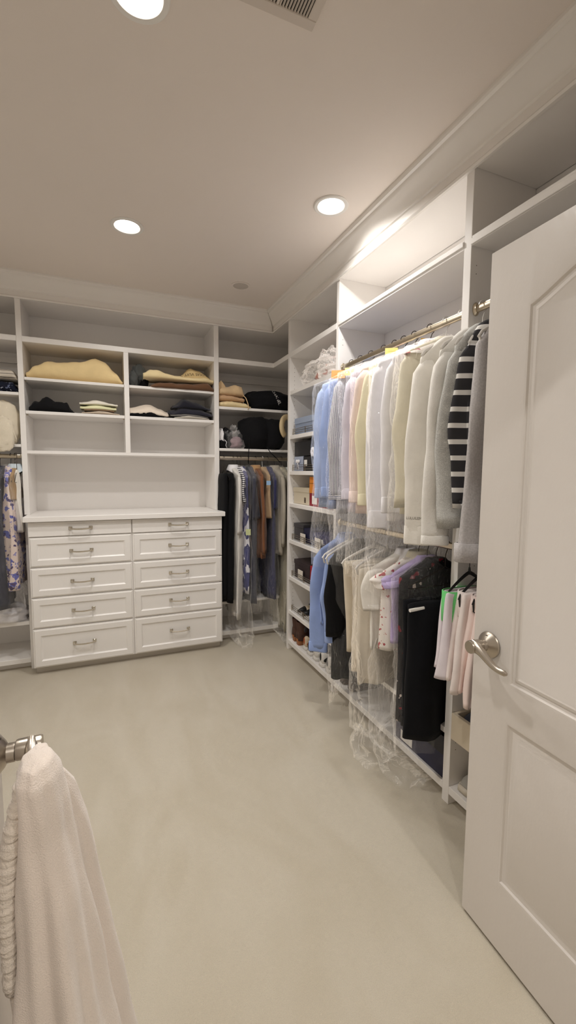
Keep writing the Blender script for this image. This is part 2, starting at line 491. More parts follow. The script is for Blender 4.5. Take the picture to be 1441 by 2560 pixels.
# -- right wall, bay 1: shoe shelves
Y1B, Y1A = 3.251, 3.214; Y2B, Y2A = 2.472, 2.442; Y3B, Y3A = 1.4226, 1.3835; YE = YF+0.02
u1 = thing('shoe_shelf_unit', 'white narrow shoe shelving unit between the corner and the hanging shirts', 'shelf unit', (XR, 2.85, 0))
box('side_panel', WHITE, u1, XR, XW-0.013, Y1A, Y1B, 0.0, TOPZ+0.02)
box('back_panel', WHITE, u1, XW-0.012, XW-0.001, Y2B, Y1B, 0, TOPZ, 0)
S1 = [2.085, 1.742, 1.463, 1.208, 0.915, 0.615, 0.332, 0.085]
SHELF1 = []
box('shelf', WHITE, u1, XR, XW-0.013, Y2B+0.0005, Y1A-0.0005, SZ0, SZ1)
box('top_panel', WHITE, u1, XR, XW-0.013, Y2B+0.0005, Y1B, TOPZ, TOPZ+0.02)
for i, z in enumerate(S1):
    th = 0.03 if i < 7 else 0.035
    SHELF1.append(box('shelf', WHITE, u1, XR+(0.003 if i < 7 else 0), XW-0.013, Y2B+0.0005, Y1A-0.0005, z-th, z, 0.002))
box('toe_kick', WHITE, u1, XR+0.05, XR+0.065, Y2B, Y1A, 0, 0.05, 0)
holes(u1, [(XR+0.04, Y1A, 0.12+k*0.032) for k in range(68)]+[(XR+0.26, Y1A, 0.12+k*0.032) for k in range(68)], (0, -1, 0))
def gallery(sh, z):
    """low metal fence on a shelf edge"""
    mb = MB(); x = XR+0.018
    ya, yb = Y2B+0.025, Y1A-0.03
    for dz in (0.016, 0.032, 0.046):
        mb.tube([(x, ya, z+dz), (x, yb, z+dz)], 0.0022, 6)
    for k in range(4):
        yy = yb+(ya-yb)*k/3
        mb.box(x-0.002, x+0.002, yy-0.004, yy+0.004, z, z+0.05)
    for yy in (ya, yb):
        for dz in (0.016, 0.032, 0.046):
            mb.tube([(x, yy, z+dz), (x+0.02, yy, z+dz)], 0.0022, 6)
    mb.build('gallery_rail', RODM, sh)
for i in (1, 2, 4, 5, 6): gallery(SHELF1[i], S1[i])

# -- right wall, bay 2: double hanging
u2 = thing('double_hanging_unit', 'white double hanging unit holding the bagged shirts', 'wardrobe unit', (XR, 1.93, 0))
box('side_panel', WHITE, u2, XR, XW-0.013, Y2A, Y2B, 0.0, TOPZ+0.02)
box('back_panel', WHITE, u2, XW-0.012, XW-0.001, Y3B, Y2B, 0, TOPZ, 0)
for z0, z1 in ((SZ0, SZ1), (0.31, 0.336), (0.05, 0.085), (TOPZ, TOPZ+0.02)):
    box('shelf', WHITE, u2, XR, XW-0.013, Y3B+0.0005, Y2A-0.0005, z0, z1)
box('shelf_lip', WHITE, u2, XR-0.006, XR, Y3B+0.0005, Y2A-0.0005, SZ0+0.012, SZ1-0.006)
box('toe_kick', WHITE, u2, XR+0.05, XR+0.065, Y3B+0.0005, Y2A, 0, 0.05, 0)
rail_rod(u2, (XR+0.035, Y3B, 2.105), (XR+0.035, Y2A, 2.105))
rail_rod(u2, (XR+0.035, Y3B, 1.135), (XR+0.035, Y2A, 1.135))
holes(u2, [(XR+0.03, Y2A, 2.24+k*0.032) for k in range(2)], (0, -1, 0))

# -- right wall, bay 3 (mostly behind the open door)
u3 = thing('end_hanging_unit', 'white hanging unit partly hidden behind the open panel door', 'wardrobe unit', (XR, 0.9, 0))
box('side_panel', WHITE, u3, XR, XW-0.013, Y3A, Y3B, 0.0, TOPZ+0.02)
box('side_panel', WHITE, u3, XR, XW-0.013, YE-0.015, YE+0.015, 0.0, TOPZ+0.02)
box('back_panel', WHITE, u3, XW-0.012, XW-0.001, YE, Y3B, 0, TOPZ, 0)
for z0, z1 in ((SZ0, SZ1), (0.05, 0.085), (TOPZ, TOPZ+0.02)):
    box('shelf', WHITE, u3, XR, XW-0.013, YE+0.0155, Y3A-0.0005, z0, z1)
box('shelf_lip', WHITE, u3, XR-0.006, XR, YE+0.0155, Y3A-0.0005, SZ0+0.002, SZ1-0.012)
box('toe_kick', WHITE, u3, XR+0.05, XR+0.065, YE, Y3A, 0, 0.05, 0)
rail_rod(u3, (XR+0.035, YE+0.015, 2.105), (XR+0.035, Y3A, 2.105))
rail_rod(u3, (XR+0.035, YE+0.015, 1.135), (XR+0.035, Y3A, 1.135))
holes(u3, [(XR+0.03, Y3A, 2.24+k*0.032) for k in range(2)]+[(XR+0.03, Y3A, 0.28), (XR+0.03, Y3A, 0.248), (XR+0.09, Y3A, 1.06), (XR+0.09, Y3A, 1.03)], (0, -1, 0))

# -- drawer chest and worktop
ch = thing('drawer_chest', 'wide white chest of ten drawers in two columns', 'chest of drawers', (0.175, 3.44, 0))
YD = 3.43
box('body', WHITE, ch, -0.5075, 0.8345, YD+0.021, YW-0.013, 0.051, 1.099, 0)
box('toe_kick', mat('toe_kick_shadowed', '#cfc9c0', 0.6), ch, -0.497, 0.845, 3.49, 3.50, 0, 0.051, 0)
def rect_loops(mb, w, h, loops, T):
    """nested rectangles (inset, height) -> stepped panel front, in local x,z with y towards the viewer negative"""
    rings = []
    for ins, d in loops:
        x, z = w/2-ins, h/2-ins
        rings.append([T @ Vector(v) for v in ((-x, -d, -z), (x, -d, -z), (x, -d, z), (-x, -d, z))])
    V = [v for r in rings for v in r]; F = [(3, 2, 1, 0)]
    for i in range(len(rings)-1):
        for k in range(4):
            k2 = (k+1) % 4; F.append((i*4+k, i*4+k2, (i+1)*4+k2, (i+1)*4+k))
    b = 4*(len(rings)-1); F.append((b, b+1, b+2, b+3))
    mb.add(V, F)
DZ = [1.097, 0.992, 0.776, 0.560, 0.338, 0.052]
handle_me = None
def drawer_handle(parent, c):
    global handle_me
    if handle_me is None:
        mb = MB()
        for s in (-1, 1):
            mb.box(s*0.066-0.0125, s*0.066+0.0125, -0.004, 0, -0.0125, 0.0125, 0.0015)
            mb.box(s*0.066-0.008, s*0.066+0.008, -0.010, -0.003, -0.008, 0.008, 0.002)
            mb.tube([(s*0.066, -0.008, 0), (s*0.066, -0.026, 0), (s*0.060, -0.031, -0.001)], 0.0055, 10)
        mb.tube([(x*0.0066, -0.031-0.003*math.cos(x/10*math.pi/2), -0.001-0.0045*math.cos(x/10*math.pi/2)) for x in range(-10, 11)], 0.0052, 10)
        o = mb.build('handle', POLISH); autosmooth(o, 40); handle_me = o.data
        bpy.data.objects.remove(o)
    o = bpy.data.objects.new('handle', handle_me); link(o, parent, True)
    o.matrix_parent_inverse = Matrix.Identity(4)
    o.location = Vector(c)-Vector(parent.location)
    return o
for ci, (x0, x1) in enumerate(((-0.504, 0.1655), (0.174, 0.855))):
    for k in range(5):
        z1, z0 = DZ[k]-0.003, DZ[k+1]+0.003
        w, h = x1-x0, z1-z0; cx, cz = (x0+x1)/2, (z0+z1)/2
        T = Matrix.Translation((0, 0, 0))
        mb = MB()
        if k == 0:
            rect_loops(mb, w, h, [(0, 0), (0, 0.018), (0.0015, 0.0195)], T)
        else:
            rect_loops(mb, w, h, [(0, 0), (0, 0.011), (0.002, 0.0125), (0.007, 0.0125), (0.009, 0.016), (0.011, 0.0195), (0.048, 0.0195), (0.050, 0.0175), (0.056, 0.0125), (0.060, 0.0115)], T)
        e = bpy.data.objects.new('drawer_front', None)
        o = mb.build('drawer', WHITE, None)
        o.parent = ch; o.location = (cx-0.175, YD+0.02-3.44, cz)
        bpy.data.objects.remove(e)
        hx = (-0.1755 if ci == 0 else 0.5115)
        hz = {0: 1.047, 1: 0.884, 2: 0.664, 3: 0.449, 4: 0.205}[k] if ci == 0 else {0: 1.048, 1: 0.885, 2: 0.668, 3: 0.450, 4: 0.205}[k]
        hd = 0.0195 if k == 0 else 0.0115
        hh = drawer_handle(o, (0, 0, 0)); hh.matrix_parent_inverse = Matrix.Identity(4)
        hh.location = (hx-cx, -hd, hz-cz)
ct = box('worktop', WHITE, None, -0.530, 0.876, 3.398, YW-0.013, 1.0995, 1.1365, 0.003)
tag(ct, 'white worktop running over the drawer chest', 'worktop')

# ---------------------------------------------------------------- doors
DOORM = mat('white_door_paint', '#d9d3cd', 0.35, 0, 0.10, 40, 0, 1, stretch=(1, 8, 0.5))
def arch_loop(x0, x1, z0, z1, rise, n=24):
    """panel outline: square below, swept cathedral arch on top (corners at z1, centre at z1+rise)"""
    P = [(x0, z0), (x1, z0)]
    for k in range(n+1):
        u = k/n; x = x1+(x0-x1)*u
        s = 0.5*math.sin(math.pi*u)+0.5*(0.5-0.5*math.cos(2*math.pi*u))
        P.append((x, z1+rise*s))
    return P
def offset_poly(P, d):
    n = len(P); out = []
    for i in range(n):
        p0, p1, p2 = Vector(P[i-1]), Vector(P[i]), Vector(P[(i+1) % n])
        e0 = (p1-p0).normalized(); e1 = (p2-p1).normalized()
        n0 = Vector((-e0.y, e0.x)); n1 = Vector((-e1.y, e1.x))
        b = (n0+n1); b /= max(0.3, b.length_squared/2)**1.0
        out.append((p1.x+b.x*d, p1.y+b.y*d))
    return out
def door_leaf(name, label, w, h, th, hinge, ang, flip):
    """local: x along the leaf from the hinge, y = thickness, z up; both faces carry the two moulded panels"""
    t = thing(name, label, None, hinge, ang, kind='structure')
    mb = MB(); ST = 0.132
    for sgn in (-1, 1):
        yf = sgn*th/2
        panels = [[(ST, 0.21), (w-ST, 0.21), (w-ST, 0.72), (ST, 0.72)],
                  arch_loop(ST, w-ST, 0.828, 1.893, 0.066)]
        # stile and rail surface: strips around the panels
        o1, o2 = panels
        def quad(a, b, c, d): mb.add([(p[0], yf, p[1]) for p in (a, b, c, d)], [(0, 1, 2, 3)])
        for xa, xb in ((0, ST), (ST, w-ST), (w-ST, w)):
            quad((xa, 0), (xb, 0), (xb, 0.21), (xa, 0.21)); quad((xa, 0.72), (xb, 0.72), (xb, 0.828), (xa, 0.828))
        for z0, z1 in ((0.21, 0.72), (0.828, 1.893)):
            quad((0, z0), (ST, z0), (ST, z1), (0, z1)); quad((w-ST, z0), (w, z0), (w, z1), (w-ST, z1))
        quad((0, 1.893), (ST, 1.893), (ST, h), (0, h)); quad((w-ST, 1.893), (w, 1.893), (w, h), (w-ST, h))
        ar = o2[2:]
        for k in range(len(ar)-1):
            a, b = ar[k], ar[k+1]
            quad(a, b, (b[0], h), (a[0], h))
        for P in panels:
            loops = [(0, 0), (0.008, -0.003), (0.012, -0.008), (0.020, -0.010), (0.024, -0.010), (0.030, -0.006), (0.034, -0.005), (0.050, -0.0095), (0.056, -0.010)]
            if P is o2: loops = loops[:7]
            loops = [(0, 0), (0.007, -0.002), (0.011, -0.007), (0.018, -0.009), (0.022, -0.006), (0.030, -0.0045), (0.036, -0.0075)] if P is o2 else \
                    [(0, 0), (0.007, -0.002), (0.011, -0.007), (0.018, -0.009), (0.024, -0.0085), (0.044, -0.002), (0.047, -0.001)]
            rings = []
            for ins, d in loops:
                Q = offset_poly(P, ins)
                rings.append([(q[0], yf+sgn*d, q[1]) for q in Q])
            n = len(P); V = [v for r in rings for v in r]; F = []
            for i in range(len(rings)-1):
                for k in range(n):
                    k2 = (k+1) % n; F.append((i*n+k, i*n+k2, (i+1)*n+k2, (i+1)*n+k))
            F.append(tuple((len(rings)-1)*n+k for k in range(n)))
            mb.add(V, F)
    y0, y1 = -th/2, th/2
    for V in ([(0, y0, 0), (0, y1, 0), (0, y1, h), (0, y0, h)], [(w, y0, 0), (w, y0, h), (w, y1, h), (w, y1, 0)],
              [(0, y0, h), (0, y1, h), (w, y1, h), (w, y0, h)], [(0, y0, 0), (w, y0, 0), (w, y1, 0), (0, y1, 0)]):
        mb.add(V, [(0, 1, 2, 3)])
    o = mesh('leaf', mb.V, mb.F, DOORM, t, False)
    bm = bmesh.new(); bm.from_mesh(o.data); bmesh.ops.remove_doubles(bm, verts=bm.verts, dist=1e-5)
    bmesh.ops.recalc_face_normals(bm, faces=bm.faces); bm.to_mesh(o.data); bm.free()
    autosmooth(o, 28)
    return t

def lever_set(parent, x, z, yf, sgn, towards, K=1.16):
    """round rose, neck and wave lever; towards = +1/-1 along local x"""
    rose = MB().lathe([(0.033, 0), (0.034, 0.003), (0.033, 0.006), (0.020, 0.017), (0.0145, 0.020), (0.0145, 0.031), (0.0125, 0.032)], (0, 0, 0), 'y', 36)
    rose.xf(Matrix.Translation((x, yf, z)) @ Matrix.Scale(sgn, 4, (0, 1, 0)) @ Matrix.Scale(K, 4))
    ro = autosmooth(rose.build('handle_rose', NICKEL, parent, False), 30)
    MB().lathe([(0.0045, 0), (0.0045, 0.0015), (0.0005, 0.0015)], (0, 0, 0), 'y', 12).xf(
        Matrix.Translation((x, yf+sgn*0.0115*K, z+0.0235*K)) @ Matrix.Scale(sgn, 4, (0, 1, 0))).build('screw', WIREM, ro, False, True)
    mb = MB()
    # lever: rings along its run, an elliptic section that flattens towards the tip, wave down and up
    rings = []
    N = 18
    for i in range(N+1):
        u = i/N
        lx = -0.008+0.112*u
        zz = 0.004-0.030*math.sin(min(1, max(0, (u-0.12)/0.75))*math.pi*0.5)**2+0.012*max(0, (u-0.75)/0.25)**1.5*0
        yy = 0.053+0.004*math.sin(u*math.pi)
        hz = 0.0165*(1-0.62*min(1, u*1.25)) + 0.001
        hy = 0.0120*(1-0.55*u)
        if i == 0: hz *= 0.55; hy *= 0.6
        if i == N: hz *= 0.5; hy *= 0.5
        rings.append([Vector((towards*lx, sgn*(yy+hy*math.cos(a)), zz+hz*math.sin(a))) for a in [2*math.pi*k/16 for k in range(16)]])
    mb.loft(rings)
    mb.lathe([(0.0150, sgn*0.032), (0.0160, sgn*0.034), (0.0165, sgn*0.066), (0.0155, sgn*0.0685)], (0, 0, 0.002), 'y', 28)
    mb.xf(Matrix.Translation((x, yf, z)) @ Matrix.Scale(K, 4))
    o = autosmooth(mb.build('lever', NICKEL, parent, False), 40)
    return o

DW = 0.632; DTH = 0.036
# right leaf: the photograph sees the face that looks into the room (towards -x)
rdir = Vector((1.0600-1.0500, 1.0041-0.6705, 0)).normalized()
ra = math.atan2(rdir.y, rdir.x)
free = Vector((1.060, 1.004, 0.012))
hinge_r = free - rdir*DW + Vector((DTH/2, 0, 0))
dr = door_leaf('door_1', 'open white two-panel door with arched top panel and nickel lever', DW, 2.078, DTH, hinge_r, ra, False)
lever_set(dr, DW-0.062, 0.925, DTH/2, 1, -1)
lever_set(dr, DW-0.062, 0.925, -DTH/2, -1, -1)
for z in (0.25, 1.05, 1.85):
    MB().tube([(0.0, DTH/2+0.004, z-0.04), (0.0, DTH/2+0.004, z+0.04)], 0.006, 10).build('hinge', NICKEL, dr, False, True)

hl = Vector((-0.216, YF+0.02, 0.012))
dl = door_leaf('door_2', 'open white panel door at the left edge with a towel hung on its lever', DW, 2.078, DTH, hl, math.radians(90.5), False)
lever_set(dl, DW-0.062, 0.925, -DTH/2, -1, -1)
lever_set(dl, DW-0.062, 0.925, DTH/2, 1, -1)

# ---------------------------------------------------------------- garments
def plastic_mat(name, gloss=0.095, haze=0.038, scale=26.0, strength=0.85):
    m = bpy.data.materials.new(name); m.use_nodes = True; nt = m.node_tree
    for n in list(nt.nodes):
        if n.type != 'OUTPUT_MATERIAL': nt.nodes.remove(n)
    out = nt.nodes['Material Output']
    tr = nt.nodes.new('ShaderNodeBsdfTransparent'); tr.inputs[0].default_value = (0.995, 0.995, 0.995, 1)
    gl = nt.nodes.new('ShaderNodeBsdfGlossy'); gl.inputs['Roughness'].default_value = 0.10 if 'loose' not in name else 0.2; gl.inputs[0].default_value = (1, 1, 1, 1)
    df = nt.nodes.new('ShaderNodeBsdfTranslucent'); df.inputs[0].default_value = (0.96, 0.96, 0.96, 1)
    d2 = nt.nodes.new('ShaderNodeBsdfDiffuse'); d2.inputs[0].default_value = (0.96, 0.96, 0.96, 1)
    tc = nt.nodes.new('ShaderNodeTexCoord')
    n = nt.nodes.new('ShaderNodeTexNoise'); n.inputs['Scale'].default_value = scale*0.8; n.inputs['Detail'].default_value = 2; n.inputs['Distortion'].default_value = 2.4
    mp = nt.nodes.new('ShaderNodeMapping'); mp.inputs['Scale'].default_value = (1, 1, 0.45)
    nt.links.new(tc.outputs['Object'], mp.inputs[0]); nt.links.new(mp.outputs[0], n.inputs['Vector'])
    bp = nt.nodes.new('ShaderNodeBump'); bp.inputs['Strength'].default_value = strength; bp.inputs['Distance'].default_value = 0.03
    nt.links.new(n.outputs[0], bp.inputs['Height'])
    nt.links.new(bp.outputs[0], gl.inputs['Normal'])
    lw = nt.nodes.new('ShaderNodeLayerWeight'); lw.inputs['Blend'].default_value = 0.22; nt.links.new(bp.outputs[0], lw.inputs['Normal'])
    mr = nt.nodes.new('ShaderNodeMapRange'); mr.inputs[3].default_value = gloss*0.3; mr.inputs[4].default_value = gloss*4.5
    nt.links.new(lw.outputs['Fresnel'], mr.inputs[0]); nt.links.new(mr.outputs[0], gl.inputs[0])
    hz = nt.nodes.new('ShaderNodeMixShader'); hz.inputs[0].default_value = 0.5
    nt.links.new(df.outputs[0], hz.inputs[1]); nt.links.new(d2.outputs[0], hz.inputs[2])
    hm = nt.nodes.new('ShaderNodeMapRange'); hm.inputs[3].default_value = haze; hm.inputs[4].default_value = haze*5
    nt.links.new(lw.outputs['Facing'], hm.inputs[0])
    m1 = nt.nodes.new('ShaderNodeMixShader'); nt.links.new(hm.outputs[0], m1.inputs[0])
    nt.links.new(tr.outputs[0], m1.inputs[1]); nt.links.new(hz.outputs[0], m1.inputs[2])
    m2 = nt.nodes.new('ShaderNodeAddShader')
    nt.links.new(m1.outputs[0], m2.inputs[0]); nt.links.new(gl.outputs[0], m2.inputs[1])
    nt.links.new(m2.outputs[0], out.inputs[0])
    return m
FILM = plastic_mat('clear_film')
FILM2 = plastic_mat('clear_film_loose', 0.075, 0.055, 18.0, 0.6)
MILKY = plastic_mat('milky_film', 0.11, 0.07, 22.0, 0.9)

def stripes(name, a, b, scale, axis='x', duty=0.5, rough=0.85):
    """woven stripes across one object axis"""
    m = bpy.data.materials.new(name); m.use_nodes = True; nt = m.node_tree; bs = nt.nodes['Principled BSDF']
    tc = nt.nodes.new('ShaderNodeTexCoord'); sx = nt.nodes.new('ShaderNodeSeparateXYZ'); nt.links.new(tc.outputs['Object'], sx.inputs[0])
    mu = nt.nodes.new('ShaderNodeMath'); mu.operation = 'MULTIPLY'; mu.inputs[1].default_value = scale
    if axis == 'xy':
        ad = nt.nodes.new('ShaderNodeMath'); ad.operation = 'SUBTRACT'
        nt.links.new(sx.outputs[0], ad.inputs[0]); nt.links.new(sx.outputs[1], ad.inputs[1]); nt.links.new(ad.outputs[0], mu.inputs[0])
    else:
        nt.links.new(sx.outputs['xyz'.index(axis)], mu.inputs[0])
    fr_ = nt.nodes.new('ShaderNodeMath'); fr_.operation = 'FRACT'; nt.links.new(mu.outputs[0], fr_.inputs[0])
    gt = nt.nodes.new('ShaderNodeMath'); gt.operation = 'GREATER_THAN'; gt.inputs[1].default_value = duty; nt.links.new(fr_.outputs[0], gt.inputs[0])
    mx = nt.nodes.new('ShaderNodeMix'); mx.data_type = 'RGBA'; mx.inputs[6].default_value = (*srgb(a), 1); mx.inputs[7].default_value = (*srgb(b), 1)
    nt.links.new(gt.outputs[0], mx.inputs[0]); nt.links.new(mx.outputs[2], bs.inputs['Base Color'])
    bs.inputs['Roughness'].default_value = rough; bs.inputs['Specular IOR Level'].default_value = 0.2
    return m

def print_mat(name, base, cols, scale=18, thr=0.42, stretch=(1, 1, 1), rough=0.8):
    """printed pattern: voronoi blossoms / leaves in several colours on a base cloth"""
    m = bpy.data.materials.new(name); m.use_nodes = True; nt = m.node_tree; bs = nt.nodes['Principled BSDF']
    tc = nt.nodes.new('ShaderNodeTexCoord'); mp = nt.nodes.new('ShaderNodeMapping'); mp.inputs['Scale'].default_value = stretch
    nt.links.new(tc.outputs['Object'], mp.inputs[0])
    nz = nt.nodes.new('ShaderNodeTexNoise'); nz.inputs['Scale'].default_value = scale*1.3; nz.inputs['Detail'].default_value = 2
    nt.links.new(mp.outputs[0], nz.inputs['Vector'])
    ma = nt.nodes.new('ShaderNodeVectorMath'); ma.operation = 'MULTIPLY_ADD'; ma.inputs[1].default_value = (0.06, 0.06, 0.06)
    nt.links.new(nz.outputs['Color'], ma.inputs[0]); nt.links.new(mp.outputs[0], ma.inputs[2])
    prev = None
    for i, c in enumerate(cols):
        v = nt.nodes.new('ShaderNodeTexVoronoi'); v.inputs['Scale'].default_value = scale*(1+0.37*i)
        of = nt.nodes.new('ShaderNodeVectorMath'); of.operation = 'ADD'; of.inputs[1].default_value = (i*3.7, i*1.3, i*2.1)
        nt.links.new(ma.outputs[0], of.inputs[0]); nt.links.new(of.outputs[0], v.inputs['Vector'])
        lt = nt.nodes.new('ShaderNodeMath'); lt.operation = 'LESS_THAN'; lt.inputs[1].default_value = thr*(1-0.18*i); nt.links.new(v.outputs['Distance'], lt.inputs[0])
        sp = nt.nodes.new('ShaderNodeSeparateColor'); nt.links.new(v.outputs['Color'], sp.inputs[0])
        g2 = nt.nodes.new('ShaderNodeMath'); g2.operation = 'GREATER_THAN'; g2.inputs[1].default_value = 0.35; nt.links.new(sp.outputs[0], g2.inputs[0])
        mu = nt.nodes.new('ShaderNodeMath'); mu.operation = 'MULTIPLY'; nt.links.new(lt.outputs[0], mu.inputs[0]); nt.links.new(g2.outputs[0], mu.inputs[1])
        mx = nt.nodes.new('ShaderNodeMix'); mx.data_type = 'RGBA'; nt.links.new(mu.outputs[0], mx.inputs[0])
        if prev is None: mx.inputs[6].default_value = (*srgb(base), 1)
        else: nt.links.new(prev, mx.inputs[6])
        mx.inputs[7].default_value = (*srgb(c), 1); prev = mx.outputs[2]
    nt.links.new(prev, bs.inputs['Base Color']); bs.inputs['Roughness'].default_value = rough; bs.inputs['Specular IOR Level'].default_value = 0.2
    return m

def sgnpow(v, p): return math.copysign(abs(v)**p, v)

def ring(cx, cy, z, hx, hy, n, px=0.75, py=0.8, fold=None):
    out = []
    for k in range(n):
        a = 2*math.pi*k/n
        x = hx*sgnpow(math.cos(a), px); y = hy*sgnpow(math.sin(a), py)
        v = Vector((cx+x, cy+y, z))
        if fold: v += fold(x, y, z, a)
        out.append(v)
    return out

def hanger_mesh(mb, kind, W, drop=0.075, z_sh=-0.095):
    r = {'wire': 0.0019, 'white': 0.0062, 'black': 0.005, 'grey': 0.0065, 'brown': 0.006, 'clear': 0.005}[kind]
    hk = []
    for k in range(15):
        a = math.radians(175-k*17)
        hk.append((0.0215*math.cos(a), 0, 0.001+0.0215*math.sin(a)))
    hk += [(0.004, 0, -0.033), (0, 0, -0.045), (0, 0, z_sh)]
    mb.tube(hk, 0.0019 if kind != 'wire' else r, 6)
    b = z_sh-drop
    if kind == 'wire':
        mb.tube([(0, 0, z_sh), (0.012, 0, z_sh-0.008), (W-0.01, 0, b+0.004), (W, 0, b-0.004), (W-0.012, 0, b-0.010), (-W+0.012, 0, b-0.010), (-W, 0, b-0.004), (-W+0.01, 0, b+0.004), (-0.012, 0, z_sh-0.008), (0, 0, z_sh)], r, 6)
    else:
        pts = []
        for k in range(-12, 13):
            u = k/12
            pts.append((W*u, 0, z_sh+0.008-drop*(abs(u)**1.25)-0.012*(abs(u) > 0.95)))
        mb.tube(pts, [r*(0.75+0.5*(1-abs(k/12))) for k in range(-12, 13)], 8, flat=1.3)
        mb.tube([(0, 0, z_sh+0.03), (0, 0, z_sh)], [r*0.7, r*1.5], 8)
        if kind in ('white', 'grey', 'black'):
            mb.tube([(W*0.97, 0, b), (W*0.93, 0, b-0.03), (W*0.85, 0, b-0.036), (-W*0.85, 0, b-0.036), (-W*0.93, 0, b-0.03), (-W*0.97, 0, b)], r*0.8, 8)
    return mb

HM = {'wire': WIREM, 'white': PWHITE, 'black': PBLACK, 'grey': mat('grey_plastic', '#cfcbc6', 0.35), 'brown': mat('brown_velvet', '#3c2a26', 0.9, sheen=0.4),
      'clear': mat('grey_clear_plastic', '#c4c2bf', 0.2)}

def hanger(loc, rz, kind, W, short, drop=0.075, tilt=0.0):
    o = thing('clothes_hanger', {'wire': 'thin dark wire', 'white': 'white plastic', 'black': 'black plastic', 'grey': 'pale grey plastic', 'brown': 'brown velvet', 'clear': 'greyish clear plastic'}[kind]+' hanger carrying the '+short, 'hanger', loc, rz, 'clothes hangers')
    mb = hanger_mesh(MB(), kind, W, drop)
    autosmooth(mb.build('hanger_frame', HM[kind], o, False), 50)
    return o

def body_rings(W, L, T, drop, flare, seed, n=36, z0=-0.080, folds=3.0, amp=0.018, rows=18, neck=0.055, waist=0.0, lean=0.0):
    rg = []
    def fold(tt):
        def f(x, y, z, a):
            u = x/W
            s = amp*tt*(0.75*math.sin(folds*math.pi*u+seed*1.7+0.9*z*4)+0.5*math.sin(folds*2.3*u*math.pi*0.7+seed*3.1))
            nz = noise.noise(Vector((x*9+seed, y*5, z*5)))*0.010*min(1, tt*2+0.25)
            n2 = noise.noise(Vector((x*22+seed*2, a*1.2, z*14)))*0.0035
            return Vector((nz*0.5, s+nz*math.copysign(1, y)+n2, 0))
        return f
    rg.append(ring(0, 0, z0+0.012, neck*0.9, 0.030, n))
    rg.append(ring(0, 0, z0, neck*1.1, 0.036, n))
    for u in (0.3, 0.5, 0.7, 0.88, 0.97):
        rg.append(ring(0, 0, z0-drop*u**1.1, neck*1.1+(W-neck*1.1)*u, 0.036+(T*0.7-0.036)*u, n, 0.75, 0.8, fold(0.12*u)))
    zt = z0-drop-0.012
    for i in range(rows+1):
        t = i/rows
        z = zt+(L-zt)*t
        hw = W*(1+(flare-1)*t - waist*math.sin(math.pi*min(1, t*1.4)))
        th = T*(0.75+0.35*min(1, t*3))*(0.9+0.15*math.sin(t*5+seed))
        if i == 0: hw *= 1.0
        rg.append(ring(lean*t, 0, z, hw, th, n, 0.7, 0.8, fold(0.2+0.8*t)))
    # turn the hem inwards
    last = rg[-1]; c = sum(last, Vector())/n
    rg.append([c+(v-c)*0.93+Vector((0, 0, 0.006)) for v in last])
    rg.append([c+(v-c)*0.85+Vector((0, 0, 0.05)) for v in last])
    return rg

def sleeve_rings(side, W, zs, L, T, seed, r0=0.062, r1=0.040, out=0.018, yoff=0.0, n=24, rows=14, bend=0.012, cuff=True):
    """pressed sleeve: a flat tube hanging from the shoulder, its broad side turned half forwards, with an elbow crease"""
    rg = []
    for i in range(rows+1):
        t = i/rows
        z = zs+(L-zs)*t
        cx = side*(W*0.84+(out+W*0.10)*math.sin(min(1, t*2.0)*math.pi/2)-bend*math.sin(t*math.pi)*0.5)
        cy = yoff*t+0.006*math.sin(t*4+seed) - 0.010*t
        prof = 0.78+0.32*math.sin(min(1, t*1.9)*math.pi/2)-0.30*max(0, (t-0.55)/0.45)
        rx = r0*prof if t < 0.999 else r0*prof; rx = max(rx, r1); ry = T*(0.62-0.12*t)
        if i == 0: rx *= 0.45; ry *= 0.6
        yaw = side*(0.55+0.25*math.sin(seed*2.3))*(0.3+0.7*t)
        kink = 0.012*math.exp(-((t-0.5)/0.12)**2)*math.sin(seed*1.9+1)
        c_, s_ = math.cos(yaw), math.sin(yaw)
        rr = []
        for k in range(n):
            a = 2*math.pi*k/n
            x = rx*sgnpow(math.cos(a), 0.62); y = ry*sgnpow(math.sin(a), 0.85)
            u = x/max(rx, 1e-4)
            y += 0.006*math.sin(2.6*u+seed+z*7)*t + noise.noise(Vector((u*1.3+seed*5, z*9, seed)))*0.006*(0.3+math.sin(t*math.pi))
            x += noise.noise(Vector((seed, z*11, u)))*0.004
            rr.append(Vector((cx+kink+x*c_+y*s_*-1, cy+x*s_+y*c_, z+0.004*u*t)))
        rg.append(rr)
    last = rg[-1]; c = sum(last, Vector())/n
    rg.append([c+(v-c)*0.92+Vector((0, 0, 0.004)) for v in last])
    rg.append([c+(v-c)*0.82+Vector((0, 0, 0.03)) for v in last])
    return rg

